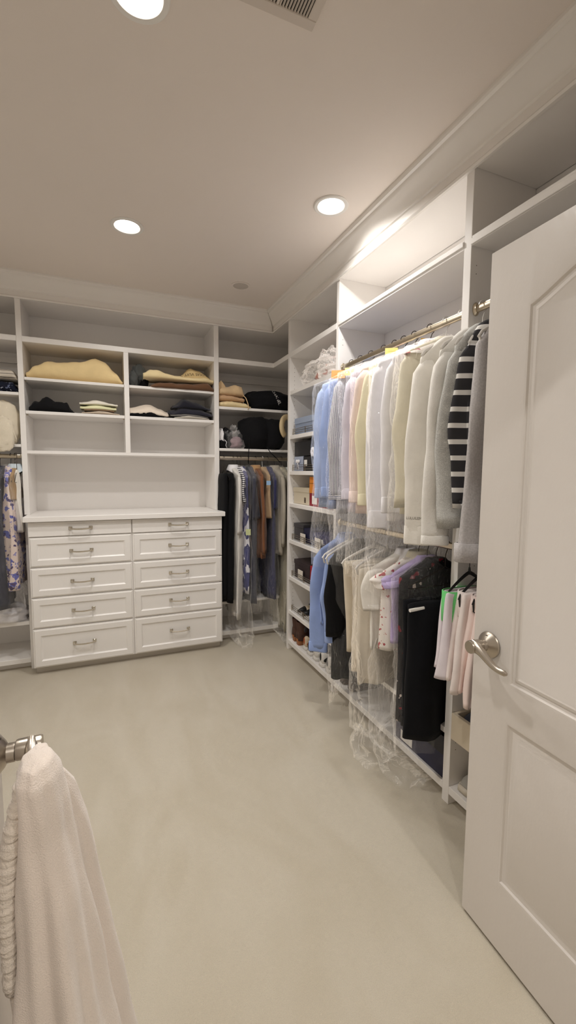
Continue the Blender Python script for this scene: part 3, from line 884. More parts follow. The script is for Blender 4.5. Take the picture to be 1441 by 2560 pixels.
def garment(name, label, cat, loc, rz, M, W=0.205, L=-0.85, T=0.032, drop=0.062, flare=1.0, sleeve=None, cuff=None, cuff_h=0.055, collar=None, hang='wire', short=None,
            seed=0, folds=3.0, amp=0.018, group=None, SM=None, neck=0.055, yoff=0.0, r0=0.058, r1=0.040, hW=None, placket=None, rib=None, waist=0.0, out=0.006, lean=0.0, hdrop=0.075, rows=18, z0=-0.080):
    t = thing(name, label, cat, loc, rz, group)
    b = MB().loft(body_rings(W, L, T, drop, flare, seed, folds=folds, amp=amp, neck=neck, waist=waist, lean=lean, rows=rows, z0=z0)).build('body', M, t, False, True)
    parts = {'body': b}
    if sleeve is not None:
        for side in (-1, 1):
            sL = sleeve if not isinstance(sleeve, tuple) else sleeve[0 if side < 0 else 1]
            s = MB().loft(sleeve_rings(side, W, z0-drop-0.005, sL, T*1.05, seed+side*0.7, r0, r1, out, yoff)).build('sleeve', SM or M, t, False, True)
            parts['sleeve%d' % side] = s
            if cuff is not None:
                rg = sleeve_rings(side, W, z0-drop-0.005, sL, T*1.05, seed+side*0.7, r0, r1, out, yoff)
                last = rg[14]; c = sum(last, Vector())/len(last)
                cr = []
                for dz, sc in ((cuff_h, 1.02), (cuff_h-0.003, 1.08), (0.003, 1.10), (-0.003, 1.06), (-0.003, 0.95), (0.02, 0.85)):
                    cr.append([Vector((c.x+(v.x-c.x)*sc, c.y+(v.y-c.y)*sc, sL+dz)) for v in last])
                MB().loft(cr).build('cuff', cuff, s, False, True)
    if collar is not None:
        cr = []
        for z, hx, hy in ((-0.112, 0.082, 0.052), (-0.100, 0.080, 0.052), (-0.060, 0.056, 0.040), (-0.052, 0.050, 0.036), (-0.070, 0.046, 0.032)):
            cr.append(ring(0, 0, z, hx, hy, 24, 0.9, 0.9, lambda x, y, zz, a: Vector((0, 0, -0.012*math.cos(2*a)*(zz < -0.09)))))
        MB().loft(cr, False, False).build('collar', collar, t, False, True)
    if rib is not None:
        rg = body_rings(W, L, T, drop, flare, seed, folds=folds, amp=amp, neck=neck, waist=waist, lean=lean, rows=rows, z0=z0)
        last = rg[-3]; c = sum(last, Vector())/len(last); rr = []
        for dz, sc in ((0.065, 0.99), (0.062, 1.03), (0.0, 1.03), (-0.004, 1.0), (0.0, 0.93)):
            rr.append([Vector((c.x+(v.x-c.x)*sc, c.y+(v.y-c.y)*(1.0+(sc-1)*3), L+dz)) for v in last])
        MB().loft(rr, False, False).build('hem_band', rib, t, False, True)
    if hang: hanger(loc, rz, hang, hW or W*0.98, short or label, hdrop)
    return t, parts

def bag(loc, rz, short, W, T, L, z0=-0.055, drop=0.085, seed=0, M=None, n=44, rows=34, flare=1.0, spill=None, twist=0.0, knot=None, label=None, crumple=1.0, lean=0.0, group='clear dry-cleaning bags'):
    """thin clear film hung over a garment; spill = (length, dx, dy) lets its end run out over the floor"""
    t = thing('garment_bag', label or 'clear film garment bag over the '+short, 'garment bag', loc, rz, group)
    rg = []
    def f(tt):
        def g(x, y, z, a):
            p = Vector((x*6+seed*3, y*9+seed, z*4.5))
            d1 = noise.noise(p)*0.020; d2 = noise.noise(p*3.1)*0.009; d3 = abs(noise.noise(p*6.3))*0.007
            q = (d1+d2+d3)*(0.5+0.9*tt)*crumple
            r = 0.016*tt*math.sin(5*a+seed+z*3)
            return Vector((math.cos(a)*(q+r*0.6), math.sin(a)*(q+r), noise.noise(p*2)*0.006))
        return g
    rg.append(ring(0, 0, z0, 0.018, 0.016, n, 0.9, 0.9, f(0.3)))
    for u in (0.12, 0.25, 0.4, 0.55, 0.7, 0.85, 0.95, 1.0):
        rg.append(ring(0, 0, z0-0.008-drop*u**1.15, 0.03+(W-0.03)*u, 0.030+(T-0.030)*u, n, 0.75, 0.85, f(0.45)))
    zt = z0-0.008-drop-0.02
    for i in range(rows+1):
        tt = i/rows; z = zt+(L-zt)*tt
        hw = W*(1+(flare-1)*tt); th = T*(1+0.25*tt)
        if knot is not None:
            k = math.exp(-((tt-knot[0])/0.10)**2)*knot[1]; hw *= 1-k; th *= 1-k
        rg.append(ring(lean*tt, 0, z+0.02*noise.noise(Vector((seed, tt*3, 0)))*tt, hw, th, n, 0.7, 0.85, f(0.5+0.5*tt)))
    if spill:
        ln, dx, dy = spill
        last = rg[-1]; c = sum(last, Vector())/n
        for i in range(1, 13):
            u = i/12; ring_ = []
            for v in last:
                w = v-c
                zz = max(0.0, c.z*(1-u)**1.5) 
                hgt = 0.055*(1-u)**0.6*(0.4+0.6*abs(noise.noise(Vector((w.x*9+seed, w.y*9, u*4))))*2)+0.004
                spread = 1.0-0.25*u+0.25*noise.noise(Vector((math.atan2(w.y, w.x)*1.5, u*3, seed)))
                ring_.append(Vector((c.x+dx*u+w.x*spread*(1-0.55*u), c.y+dy*u+w.y*spread*(1.0+1.1*u*(1-u)), c.z*(1-min(1, u*1.6))+(-loc[2]+0.003)*min(1, u*1.6) + hgt*(1 if w.x > 0 or u < 0.5 else 1)*(0.3+0.7*(math.sin(math.atan2(w.y, w.x)*3+seed) > -0.3)))))
            rg.append(ring_)
    o = MB().loft(rg, False, False).build('film', M or FILM, t, False, True)
    return t

def pants(name, label, cat, loc, rz, M, hx0=0.16, hx1=0.13, ztop=-0.19, L=-0.75, T=0.026, hang='white', short=None, seed=0, folds=2.0, amp=0.012, group=None, hW=0.2, band=None, gap=True, cx=0.0, tx=0.0, parts_band_h=0.035):
    """trousers over a bar, or clipped by the waist: flat loft with a crease, a second leg layer behind"""
    t = thing(name, label, cat, loc, rz, group)
    for li, (dy, dl, dx) in enumerate(((-T*0.75, 0.0, -0.004), (T*0.75, 0.035, 0.010)) if gap else ((0, 0, 0),)):
        rg = []; n = 32; rows = 20
        def f(tt):
            def g(x, y, z, a):
                u = x/hx0
                s = amp*(0.2+tt)*math.sin(folds*math.pi*u+seed+li+z*3)+noise.noise(Vector((x*8+seed, y*4+li, z*5)))*0.009
                return Vector((noise.noise(Vector((seed, a, z*6)))*0.005, s, 0))
            return g
        rg.append(ring(cx+dx, dy, ztop+0.006, hx0*0.93, T*0.35, n)); rg.append(ring(cx+dx, dy, ztop, hx0, T*0.7, n, 0.6, 0.8))
        for i in range(1, rows+1):
            tt = i/rows; z = ztop+(L+dl-ztop)*tt
            rg.append(ring(cx+dx+tx*tt, dy, z, hx0+(hx1-hx0)*tt, T*(0.8+0.25*math.sin(tt*3)), n, 0.6, 0.8, f(tt)))
        last = rg[-1]; c = sum(last, Vector())/n
        rg.append([c+(v-c)*0.9+Vector((0, 0, 0.004)) for v in last]); rg.append([c+(v-c)*0.8+Vector((0, 0, 0.03)) for v in last])
        MB().loft(rg).build('leg', M, t, False, True)
    if band is not None:
        rr = [ring(cx, 0, ztop+dz, hx0*sc, T*1.55*sc, 32, 0.6, 0.8) for dz, sc in ((0.008, 0.97), (0.008, 1.03), (-parts_band_h, 1.04), (-parts_band_h-0.002, 1.0))]
        MB().loft(rr, False, False).build('waistband', band, t, False, True)
    if hang: hanger(loc, rz, hang, hW, short or label)
    return t

def text_part(target, text, size, org, right, up, cast, M, parent, lift=0.0012, name='lettering', align='CENTER', local=True):
    """flat print draped on a surface: letters are cast onto the mesh of target"""
    cu = bpy.data.curves.new('t', 'FONT'); cu.body = text; cu.size = size; cu.align_x = align; cu.align_y = 'CENTER'
    cu.resolution_u = 2
    to = bpy.data.objects.new('t', cu); COL.objects.link(to)
    dg = bpy.context.evaluated_depsgraph_get(); dg.update()
    me = bpy.data.meshes.new_from_object(to.evaluated_get(dg))
    bm = bmesh.new(); bm.from_mesh(me)
    bmesh.ops.triangulate(bm, faces=bm.faces)
    bmesh.ops.subdivide_edges(bm, edges=[e for e in bm.edges if e.calc_length() > size*0.25], cuts=1)
    org, right, up, cast = Vector(org), Vector(right).normalized(), Vector(up).normalized(), Vector(cast).normalized()
    bv = BVHTree.FromPolygons([v.co.copy() for v in target.data.vertices], [tuple(p.vertices) for p in target.data.polygons])
    for v in bm.verts:
        p = org+right*v.co.x+up*v.co.y
        h = bv.ray_cast(p-cast*0.25, cast, 0.6)
        v.co = (h[0] if h[0] is not None else p) - cast*lift
    nm = bpy.data.meshes.new(name); bm.to_mesh(nm); bm.free(); nm.materials.append(M)
    bpy.data.objects.remove(to); bpy.data.curves.remove(cu); bpy.data.meshes.remove(me)
    o = bpy.data.objects.new(name, nm)
    return link(o, parent, not local)

RX = XR+0.035
# ---- upper rod of the shirt bay
ZU = 2.105
CW = lambda n, c, **k: cloth(n, c, **k)
BLUE = CW('pale_blue', '#a9badd'); BLUE2 = CW('mid_blue', '#93a6d2'); LAV = CW('lavender', '#d5d0de'); PINK = CW('pale_pink', '#ecd9d3')
CREAMY = CW('cream_yellow', '#ece4c4'); WHT = CW('white_cotton', '#ebe9ec'); WHT2 = CW('soft_white', '#eae6de'); CRM = CW('cream_silk', '#e3dcc6', rough=0.6)
PIN = stripes('navy_pinstripe', '#f0eff2', '#4d5573', 150, 'xy', 0.5); PINC = stripes('navy_pinstripe_cuff', '#f0eff2', '#4d5573', 110, 'z', 0.5)
SH = 'shirts on the upper rod'
garment('shirt', 'pale blue shirt with white collar at the far end of the upper rod', 'shirt', (RX, 2.335, ZU), 0.05, BLUE, 0.205, -0.86, 0.034, sleeve=-0.80, cuff=BLUE, collar=WHT, short='pale blue shirt with white collar', seed=1, group=SH)
garment('shirt', 'mid blue shirt hung just before the pinstriped shirt', 'shirt', (RX, 2.235, ZU), 0.0, BLUE2, 0.205, -0.86, 0.034, sleeve=-0.79, cuff=BLUE2, collar=BLUE2, short='mid blue shirt', seed=2, group=SH)
garment('shirt', 'navy and white pinstriped shirt with striped cuffs', 'shirt', (RX, 2.125, ZU), -0.04, PIN, 0.205, -0.88, 0.030, sleeve=-0.80, cuff=PINC, cuff_h=0.07, collar=PIN, short='pinstriped shirt', seed=3, group=SH)
garment('shirt', 'lavender white shirt between the pinstriped and the pink shirts', 'shirt', (RX, 2.005, ZU), 0.03, LAV, 0.205, -0.86, 0.036, sleeve=-0.79, cuff=LAV, collar=LAV, short='lavender shirt', seed=4, group=SH)
garment('shirt', 'pale pink shirt in clear film on the upper rod', 'shirt', (RX, 1.91, ZU), 0.0, PINK, 0.205, -0.86, 0.032, sleeve=-0.80, cuff=PINK, collar=PINK, short='pale pink shirt', seed=5, group=SH)
garment('shirt', 'cream yellow shirt between the pink and white shirts', 'shirt', (RX, 1.835, ZU), -0.03, CREAMY, 0.20, -0.87, 0.028, sleeve=-0.81, cuff=CREAMY, collar=CREAMY, short='cream yellow shirt', seed=6, group=SH)
garment('shirt', 'white shirt whose cuff hangs lowest of the bagged shirts', 'shirt', (RX, 1.755, ZU), 0.02, WHT, 0.205, -0.90, 0.034, sleeve=-0.91, cuff=WHT, cuff_h=0.08, collar=WHT, short='white shirt with the lowest cuff', seed=7, group=SH)
garment('shirt', 'white shirt with rounded open cuff next to the cream blouse', 'shirt', (RX, 1.645, ZU), 0.0, WHT, 0.205, -0.87, 0.036, sleeve=-0.83, cuff=WHT, cuff_h=0.07, collar=WHT, short='white shirt with open cuff', seed=8, group=SH)
g9, p9 = garment('blouse', 'sheer cream silk blouse on a grey hanger on the upper rod', 'blouse', (RX, 1.545, ZU), 0.0, CRM, 0.20, -0.83, 0.032, sleeve=-0.80, hang='grey', short='sheer cream blouse', seed=9, flare=1.05, group=SH, r1=0.05)
ROSE = print_mat('rose_paper', '#efe9e2', ['#b3545a', '#c98a86'], 26, 0.30)
cp = []
for z, hx, hy in ((-0.155, 0.215, 0.045), (-0.130, 0.16, 0.045), (-0.100, 0.09, 0.046), (-0.075, 0.05, 0.04)):
    cp.append(ring(0, 0, z, hx, hy, 32, 0.8, 0.85))
MB().loft(cp, False, False).build('paper_cape', ROSE, g9, False, True)
g10, p10 = garment('sweatshirt', 'white sweatshirt with small grey lettering above the cuff', 'sweatshirt', (RX, 1.455, ZU), 0.0, WHT2, 0.205, -0.88, 0.040, sleeve=-0.945, cuff=WHT2, cuff_h=0.075, hang='white', short='white lettered sweatshirt', z0=-0.108, neck=0.10, seed=10, r0=0.062, r1=0.036, drop=0.085, hdrop=0.085, group='sweaters at the near end of the upper rods')
text_part(p10['sleeve-1'], 'LULULEMON', 0.0155, (-0.222, -0.028, -0.838), (0.55, -0.8, 0), (0, 0, 1), (0.75, 0.66, 0), mat('grey_print', '#8b8781', 0.7), p10['sleeve-1'])
bag((RX, 2.285, ZU), 0.03, 'two blue shirts', 0.268, 0.112, -1.20, seed=1, flare=0.96)
bag((RX, 2.115, ZU), 0.0, 'pinstriped shirt', 0.268, 0.068, -1.16, seed=2.4, flare=0.95)
bag((RX, 1.995, ZU), 0.0, 'lavender shirt', 0.268, 0.068, -1.14, seed=3.3, flare=0.95)
bag((RX, 1.87, ZU), 0.0, 'pink and cream shirts', 0.270, 0.082, -1.18, seed=4.9, flare=1.0)
bag((RX, 1.70, ZU), 0.0, 'two white shirts', 0.270, 0.100, -1.22, seed=6.1, flare=0.98)
bag((RX, 1.545, ZU), 0.0, 'sheer cream blouse', 0.262, 0.062, -0.93, seed=7.7, flare=1.0)
# ---- near end hanging unit, upper rod
KN = cloth('white_rib_knit', '#e9e6e0', bump=0.4, bscale=260); HEA = mat('cloth_heather_grey', '#bdb9b9', 0.9, 0, 0.2, 260, 0.16, 160, 0.2, 0.2, bdist=0.003)
MESHG = print_mat('grey_mesh_knit', '#b9b9b6', ['#e4e4e0'], 150, 0.45); STR = stripes('charcoal_white_stripe', '#3a393c', '#e8e6e2', 17, 'z', 0.70)
SW = 'sweaters at the near end of the upper rods'
garment('sweater', 'white knit sweater with thick turned-up cuffs', 'sweater', (RX, 1.345, ZU), 0.0, KN, 0.205, -0.86, 0.036, sleeve=-0.93, cuff=KN, cuff_h=0.035, hang='white', short='white knit sweater', z0=-0.108, neck=0.10, seed=11, r0=0.062, r1=0.046, drop=0.085, hdrop=0.085, group=SW)
garment('sweater', 'grey mesh knit top between the white and striped sweaters', 'sweater', (RX, 1.287, ZU), 0.0, MESHG, 0.19, -0.84, 0.026, sleeve=-0.86, hang='white', short='grey mesh top', z0=-0.108, neck=0.10, seed=12, drop=0.08, r1=0.03, hdrop=0.085, group=SW)
garment('sweater', 'charcoal sweater with white horizontal stripes', 'sweater', (RX, 1.245, ZU), 0.0, STR, 0.165, -0.86, 0.024, sleeve=-0.78, hang='white', short='striped charcoal sweater', z0=-0.108, neck=0.10, seed=13, drop=0.075, r1=0.03, hdrop=0.085, group=SW)
g14, p14 = garment('sweatshirt', 'heather grey sweatshirt with a ribbed hem next to the open door', 'sweatshirt', (RX, 1.18, ZU), 0.0, HEA, 0.19, -0.965, 0.036, sleeve=-0.60, hang='white', short='heather grey sweatshirt', z0=-0.108, neck=0.10, seed=14, drop=0.10, flare=1.24, rib=HEA, amp=0.010, r0=0.03, r1=0.026, out=-0.04, hW=0.185, hdrop=0.085, group=SW)

# ---- lower rod of the shirt bay
ZL = 1.135
DEN = cloth('chambray_blue', '#93a9dc'); BLK = cloth('black_wool', '#0d0d10', sheen=0.02); BLK2 = cloth('black_crepe', '#0b0c11', sheen=0.02); BEI = cloth('beige_linen', '#d9cdb8'); BEI2 = cloth('pale_beige', '#ddd3c3')
LO = 'clothes on the lower rod'
gd, pd = garment('shirt', 'chambray blue shirt with rolled sleeves hanging over the shoe shelves', 'shirt', (RX-0.02, 2.33, ZL), 0.06, DEN, 0.185, -0.60, 0.030, sleeve=(-0.78, -0.66), cuff=DEN, cuff_h=0.06, collar=DEN, hang='white', short='chambray blue shirt', seed=21, r0=0.066, r1=0.050, group=LO, yoff=0.03)
for nm, rg in (('sleeve', [[Vector((v.x-0.012, v.y-0.095-0.04*(v.z/-0.66), v.z)) for v in r] for r in sleeve_rings(-1, 0.17, -0.15, -0.665, 0.04, 5.2, 0.06, 0.05, 0.0)]),):
    s2 = MB().loft(rg).build(nm, DEN, gd, False, True)
    last = rg[14]; c = sum(last, Vector())/len(last)
    MB().loft([[Vector((c.x+(v.x-c.x)*sc, c.y+(v.y-c.y)*sc, -0.665+dz)) for v in last] for dz, sc in ((0.06, 1.02), (0.057, 1.09), (0.0, 1.11), (-0.003, 1.06), (0.02, 0.85))]).build('cuff', DEN, s2, False, True)
garment('jacket', 'black garment under clear film on the lower rod', 'jacket', (RX, 2.16, ZL), 0.0, BLK, 0.20, -0.88, 0.036, sleeve=-0.62, hang='white', short='black garment on the lower rod', seed=22, group=LO)
pants('trousers', 'beige linen trousers folded over a pale hanger', 'trousers', (RX-0.02, 2.03, ZL), 0.0, BEI, 0.19, 0.165, -0.17, -0.66, 0.024, 'white', 'folded beige trousers', 23, group=LO)
pants('trousers', 'long pale beige trousers in clear film on the lower rod', 'trousers', (RX-0.02, 1.90, ZL), 0.06, BEI2, 0.19, 0.185, -0.17, -0.775, 0.036, 'grey', 'long pale beige trousers', 24, folds=3, amp=0.02, group=LO)
garment('blouse', 'white cotton blouse on a wire hanger on the lower rod', 'blouse', (RX, 1.765, ZL), 0.0, WHT2, 0.205, -0.55, 0.030, sleeve=-0.35, hang='wire', short='white cotton blouse', seed=25, collar=WHT, group=LO)
garment('blouse', 'cream blouse with red rose print on the lower rod', 'blouse', (RX, 1.675, ZL), 0.0, ROSE, 0.205, -0.52, 0.030, sleeve=-0.22, hang='wire', short='rose print blouse', seed=26, collar=CRM, group=LO)
LILAC = cloth('lilac', '#b9a9d3')
garment('blouse', 'lilac and white blouse tucked before the black trousers', 'blouse', (RX, 1.615, ZL), 0.0, LILAC, 0.20, -0.46, 0.024, sleeve=-0.20, hang='wire', short='lilac blouse', seed=27, group=LO)
garment('dress', 'black dress with red flower print at the neck on a brown hanger', 'dress', (RX, 1.555, ZL), 0.0, print_mat('black_rose', '#1a171a', ['#7d1f2b', '#c5b8b0'], 15, 0.22), 0.20, -0.80, 0.026, hang='brown', short='black flower print dress', seed=28, group=LO)
pants('trousers', 'black dress trousers over a white bar nearest the divider', 'trousers', (RX, 1.495, ZL), 0.0, BLK2, 0.212, 0.20, -0.24, -0.85, 0.034, 'wire', 'black trousers nearest the divider', 29, folds=2, amp=0.016, group=LO)
mb = MB().tube([(RX-0.222, 1.450, ZL-0.258), (RX-0.150, 1.450, ZL-0.254)], 0.0075, 10)
o = mb.build('cardboard_tube', mat('white_tube', '#e6e2dc', 0.6), None); tag(o, 'white cardboard bar tube on top of the black trousers', 'tube')
bag((RX, 2.175, ZL), 0.0, 'black garment on the lower rod', 0.225, 0.075, -1.06, seed=8.1, knot=(0.42, 0.35), M=FILM, flare=0.9)
bag((RX-0.01, 1.885, ZL), 0.0, 'long pale beige trousers', 0.225, 0.075, -1.04, seed=9.5, M=FILM2, flare=0.9, spill=(0.3, -0.17, -0.10))
bag((RX, 1.72, ZL), 0.0, 'white and rose print blouses', 0.23, 0.085, -1.03, seed=10.2, M=FILM2, flare=0.85, spill=(0.3, -0.12, -0.12))
bag((RX, 1.555, ZL), 0.0, 'black flower print dress', 0.225, 0.05, -0.96, seed=11.6, M=FILM, flare=0.9)
# ---- lower rod next to the door
PKW = cloth('pale_pink_white', '#eee3df'); PK = cloth('pale_pink_fleece', '#efdcd6'); GRN = cloth('bright_green', '#6fd07a')
pants('leggings', 'pale lilac white leggings with a bright green waistband', 'leggings', (RX-0.02, 1.335, ZL), 0.0, cloth('lilac_white', '#e4dce2'), 0.095, 0.12, -0.16, -0.50, 0.022, None, 'green waisted leggings', 31, band=GRN, parts_band_h=0.115, cx=-0.032, tx=-0.015, group='trousers clipped beside the open door')
hanger((RX-0.02, 1.335, ZL), 0.0, 'black', 0.11, 'green-waisted leggings')
pants('sweatpants', 'white sweatpants clipped to a black hanger beside the door', 'trousers', (RX-0.02, 1.275, ZL), 0.0, PKW, 0.10, 0.125, -0.15, -0.53, 0.026, 'black', 'white sweatpants', 32, hW=0.11, band=PKW, parts_band_h=0.09, cx=0.0, tx=-0.035, group='trousers clipped beside the open door')
pants('sweatpants', 'pale pink sweatpants half hidden by the open door', 'trousers', (RX-0.02, 1.205, ZL), 0.0, PK, 0.10, 0.125, -0.15, -0.555, 0.026, 'black', 'pale pink sweatpants', 33, hW=0.11, band=PK, parts_band_h=0.05, cx=0.0, tx=-0.03, group='trousers clipped beside the open door')

# ---- corner bay of the back wall (garments turned to face the room)
H9 = math.pi/2
YC, ZC = YB+0.035, 1.567
CB = 'clothes on the corner rod'
def gc(name, label, cat, x, M, **k): return garment(name, label, cat, (x, YC, ZC), H9, M, group=CB, **k)
pants('trousers', 'long black trousers beside the drawer chest', 'trousers', (0.918, YC-0.01, ZC), H9, BLK, 0.17, 0.16, -0.13, -1.20, 0.034, 'wire', 'long black trousers in the corner', 41, group=CB, hW=0.19)
gc('coat', 'long white coat with its hem swung to the left in the corner', 'coat', 1.0, cloth('ivory', '#d9d6d2'), W=0.20, L=-1.34, T=0.026, sleeve=-0.62, collar=WHT, seed=42, hang='wire', short='long white coat in the corner', amp=0.02)
NAVW = print_mat('navy_white_leaf', '#d9d9e2', ['#2d3163', '#3a3e74'], 16, 0.62, (1, 1, 0.45))
gc('dress', 'navy and white leaf print long dress in clear film', 'dress', 1.065, NAVW, W=0.195, L=-1.13, T=0.024, seed=43, hang='wire', short='leaf print dress')
HST = stripes('grey_horizontal_stripe', '#e4e2e2', '#55555c', 62, 'z', 0.5)
gc('top', 'grey and white finely striped top in the corner', 'top', 1.035, HST, W=0.195, L=-0.43, T=0.016, sleeve=-0.36, seed=44, hang='wire', short='finely striped top', r0=0.045, r1=0.04)
gc('dress', 'dark charcoal dress under crumpled film in the corner', 'dress', 1.135, cloth('charcoal', '#3b3c48'), W=0.195, L=-1.22, T=0.026, seed=45, hang='wire', short='dark charcoal dress', sleeve=-0.5)
gc('jacket', 'brown suede jacket hanging in the corner', 'jacket', 1.20, cloth('brown_suede', '#7a4f33'), W=0.20, L=-0.84, T=0.028, sleeve=-0.80, seed=46, hang='black', short='brown suede jacket', collar=cloth('tan_collar', '#b08a63'), r0=0.05, r1=0.035)
gc('dress', 'tan dress with a white and navy panel in the corner', 'dress', 1.262, cloth('tan', '#b59b7c'), W=0.195, L=-0.50, T=0.022, seed=47, hang='white', short='tan dress')
gc('dress', 'long navy dress in clear film in the corner', 'dress', 1.31, cloth('deep_navy', '#2c2d52'), W=0.195, L=-1.20, T=0.026, seed=48, hang='black', short='long navy dress in the corner', sleeve=-0.42)
gc('trench_coat', 'greige trench coat with wide lapels in the corner', 'coat', 1.375, cloth('greige', '#a8a092'), W=0.205, L=-0.82, T=0.034, sleeve=-0.74, seed=49, hang='black', short='greige trench coat', collar=cloth('greige2', '#aaa294'))
gc('dress', 'long pale olive satin dress reaching almost to the floor', 'dress', 1.44, mat('cloth_olive_satin', '#b3ad98', 0.4, 0, 0.2, 30, 0.05, 8, 0.4, 0.1), W=0.20, L=-1.50, T=0.028, seed=50, hang='black', short='pale olive satin dress', amp=0.03)
gc('coat', 'pale mint coat beside the shoe shelf panel', 'coat', 1.50, cloth('mint_white', '#cfd6d2'), W=0.205, L=-0.95, T=0.03, sleeve=-0.68, seed=51, hang='white', short='pale mint coat')
gc('coat', 'blue grey coat pressed against the shoe shelf panel', 'coat', 1.565, cloth('blue_grey', '#8d98a4'), W=0.21, L=-0.98, T=0.03, sleeve=-0.68, seed=52, hang='wire', short='blue grey coat')
gc('dress', 'dark grey dress at the end of the corner rod', 'dress', 1.63, cloth('dark_grey', '#4b4c52'), W=0.20, L=-1.2, T=0.028, seed=53, hang='wire', short='dark grey dress')
bag((1.065, YC, ZC), H9, 'leaf print dress', 0.222, 0.048, -1.50, seed=12.3, M=FILM2, spill=(0.2, -0.20, 0.02), flare=0.95)
bag((1.14, YC, ZC), H9, 'dark charcoal dress', 0.222, 0.05, -1.30, seed=13.9, M=FILM, knot=(0.62, 0.2))
bag((1.31, YC, ZC), H9, 'long navy dress in the corner', 0.222, 0.05, -1.42, seed=14.4, M=FILM)
bag((1.44, YC, ZC), H9, 'pale olive satin dress', 0.225, 0.06, -1.53, seed=15.8, M=FILM2, spill=(0.3, -0.30, -0.02), flare=0.95)

# ---- left bay of the back wall
ZA = 1.552
LB = 'clothes on the rod at the left edge'
def ga(name, label, cat, x, M, **k): return garment(name, label, cat, (x, YC, ZA), H9, M, group=LB, **k)
FLOR = print_mat('blue_violet_floral', '#d9c8c0', ['#5a5fa8', '#4a3a63', '#8b86b8'], 21, 0.44)
ga('dress', 'pink dress with blue and violet flower print at the left edge', 'dress', -0.615, FLOR, W=0.20, L=-0.92, T=0.034, flare=1.05, seed=61, hang='black', short='flower print dress at the left edge', amp=0.03)
ga('blouse', 'tan and white blouse above the flower print dress', 'blouse', -0.590, cloth('camel', '#a58a68'), W=0.17, L=-0.30, T=0.016, seed=62, hang='wire', short='tan blouse', collar=cloth('pale_blue_collar', '#c8d4dc'))
pants('belted_trousers', 'narrow white sash hanging against the drawer hutch panel', 'sash', (-0.566, YC-0.09, ZA), H9, WHT2, 0.03, 0.032, -0.10, -0.53, 0.010, 'wire', 'narrow white sash', 63, gap=False, group=LB, hW=0.1)
ga('dress', 'dark navy long dress behind the flower print dress', 'dress', -0.68, cloth('ink_navy', '#1d1f33'), W=0.20, L=-1.05, T=0.03, seed=64, hang='black', short='dark navy dress at the left edge')
ga('coat', 'white garment under film cut by the left edge', 'coat', -0.755, WHT, W=0.20, L=-0.95, T=0.036, sleeve=-0.7, seed=65, hang='black', short='white garment at the left edge')
bag((-0.635, YC, ZA), H9, 'flower print dress at the left edge', 0.225, 0.075, -1.06, seed=16.2, M=FILM)
bag((-0.755, YC, ZA), H9, 'white garment at the left edge', 0.225, 0.06, -1.12, seed=17.1, M=FILM2)

# ---- spare hangers and laundry tags
for y_, lb in ((2.235, 'empty white plastic hanger poking out beside the chambray shirt'), (2.195, 'second empty white plastic hanger beside the chambray shirt')):
    h_ = hanger((RX-0.055, y_, ZL), 0.12, 'white', 0.19, 'x'); h_['label'] = lb
def laundry_tag(label, c, size, col, yaw=0.5, pitch=0.3):
    mb = MB().box(-size[0]/2, size[0]/2, -0.0006, 0.0006, -size[1]/2, size[1]/2, 0.0003)
    mb.box(-size[0]*0.3, size[0]*0.3, -0.0011, -0.0006, -size[1]*0.05, size[1]*0.15)
    o = mb.build('laundry_tag', mat('tag_'+col, col, 0.6), None)
    o.location = c; o.rotation_euler = (pitch, 0, yaw)
    return tag(o, label, 'tag', 'laundry tags')
laundry_tag('orange paper laundry tag on the film over the blue shirts', (RX-0.20, 2.14, 1.985), (0.075, 0.05), '#ee8a3a', -0.6, -0.35)
laundry_tag('pale yellow laundry tag beside the orange tag', (RX-0.20, 2.02, 1.975), (0.05, 0.045), '#f0dd8e', -0.6, -0.35)
laundry_tag('pale yellow laundry tag near the rod above the pink shirt', (RX-0.10, 1.80, 2.035), (0.06, 0.04), '#ecd97c', -0.6, -0.5)
laundry_tag('small yellow clip tag hanging from the upper rod', (RX-0.012, 1.672, 2.055), (0.03, 0.032), '#e0ad35', -0.4, 0.0)
laundry_tag('small blue laundry tag on the tan dress in the corner', (1.235, YC-0.235, 1.365), (0.035, 0.035), '#8fb2d6', -0.3, 0.0)
laundry_tag('pale green laundry tag on the leaf print dress', (1.06, YC-0.235, 0.965), (0.04, 0.05), '#c8cf9a', -0.2, 0.0)

# ---------------------------------------------------------------- things on the shelves
def interp(hs, u):
    for i in range(len(hs)-1):
        if u <= hs[i+1][0]:
            a, b = hs[i], hs[i+1]; t = (u-a[0])/max(1e-6, b[0]-a[0]); t = t*t*(3-2*t)
            return a[1]+(b[1]-a[1])*t
    return hs[-1][1]

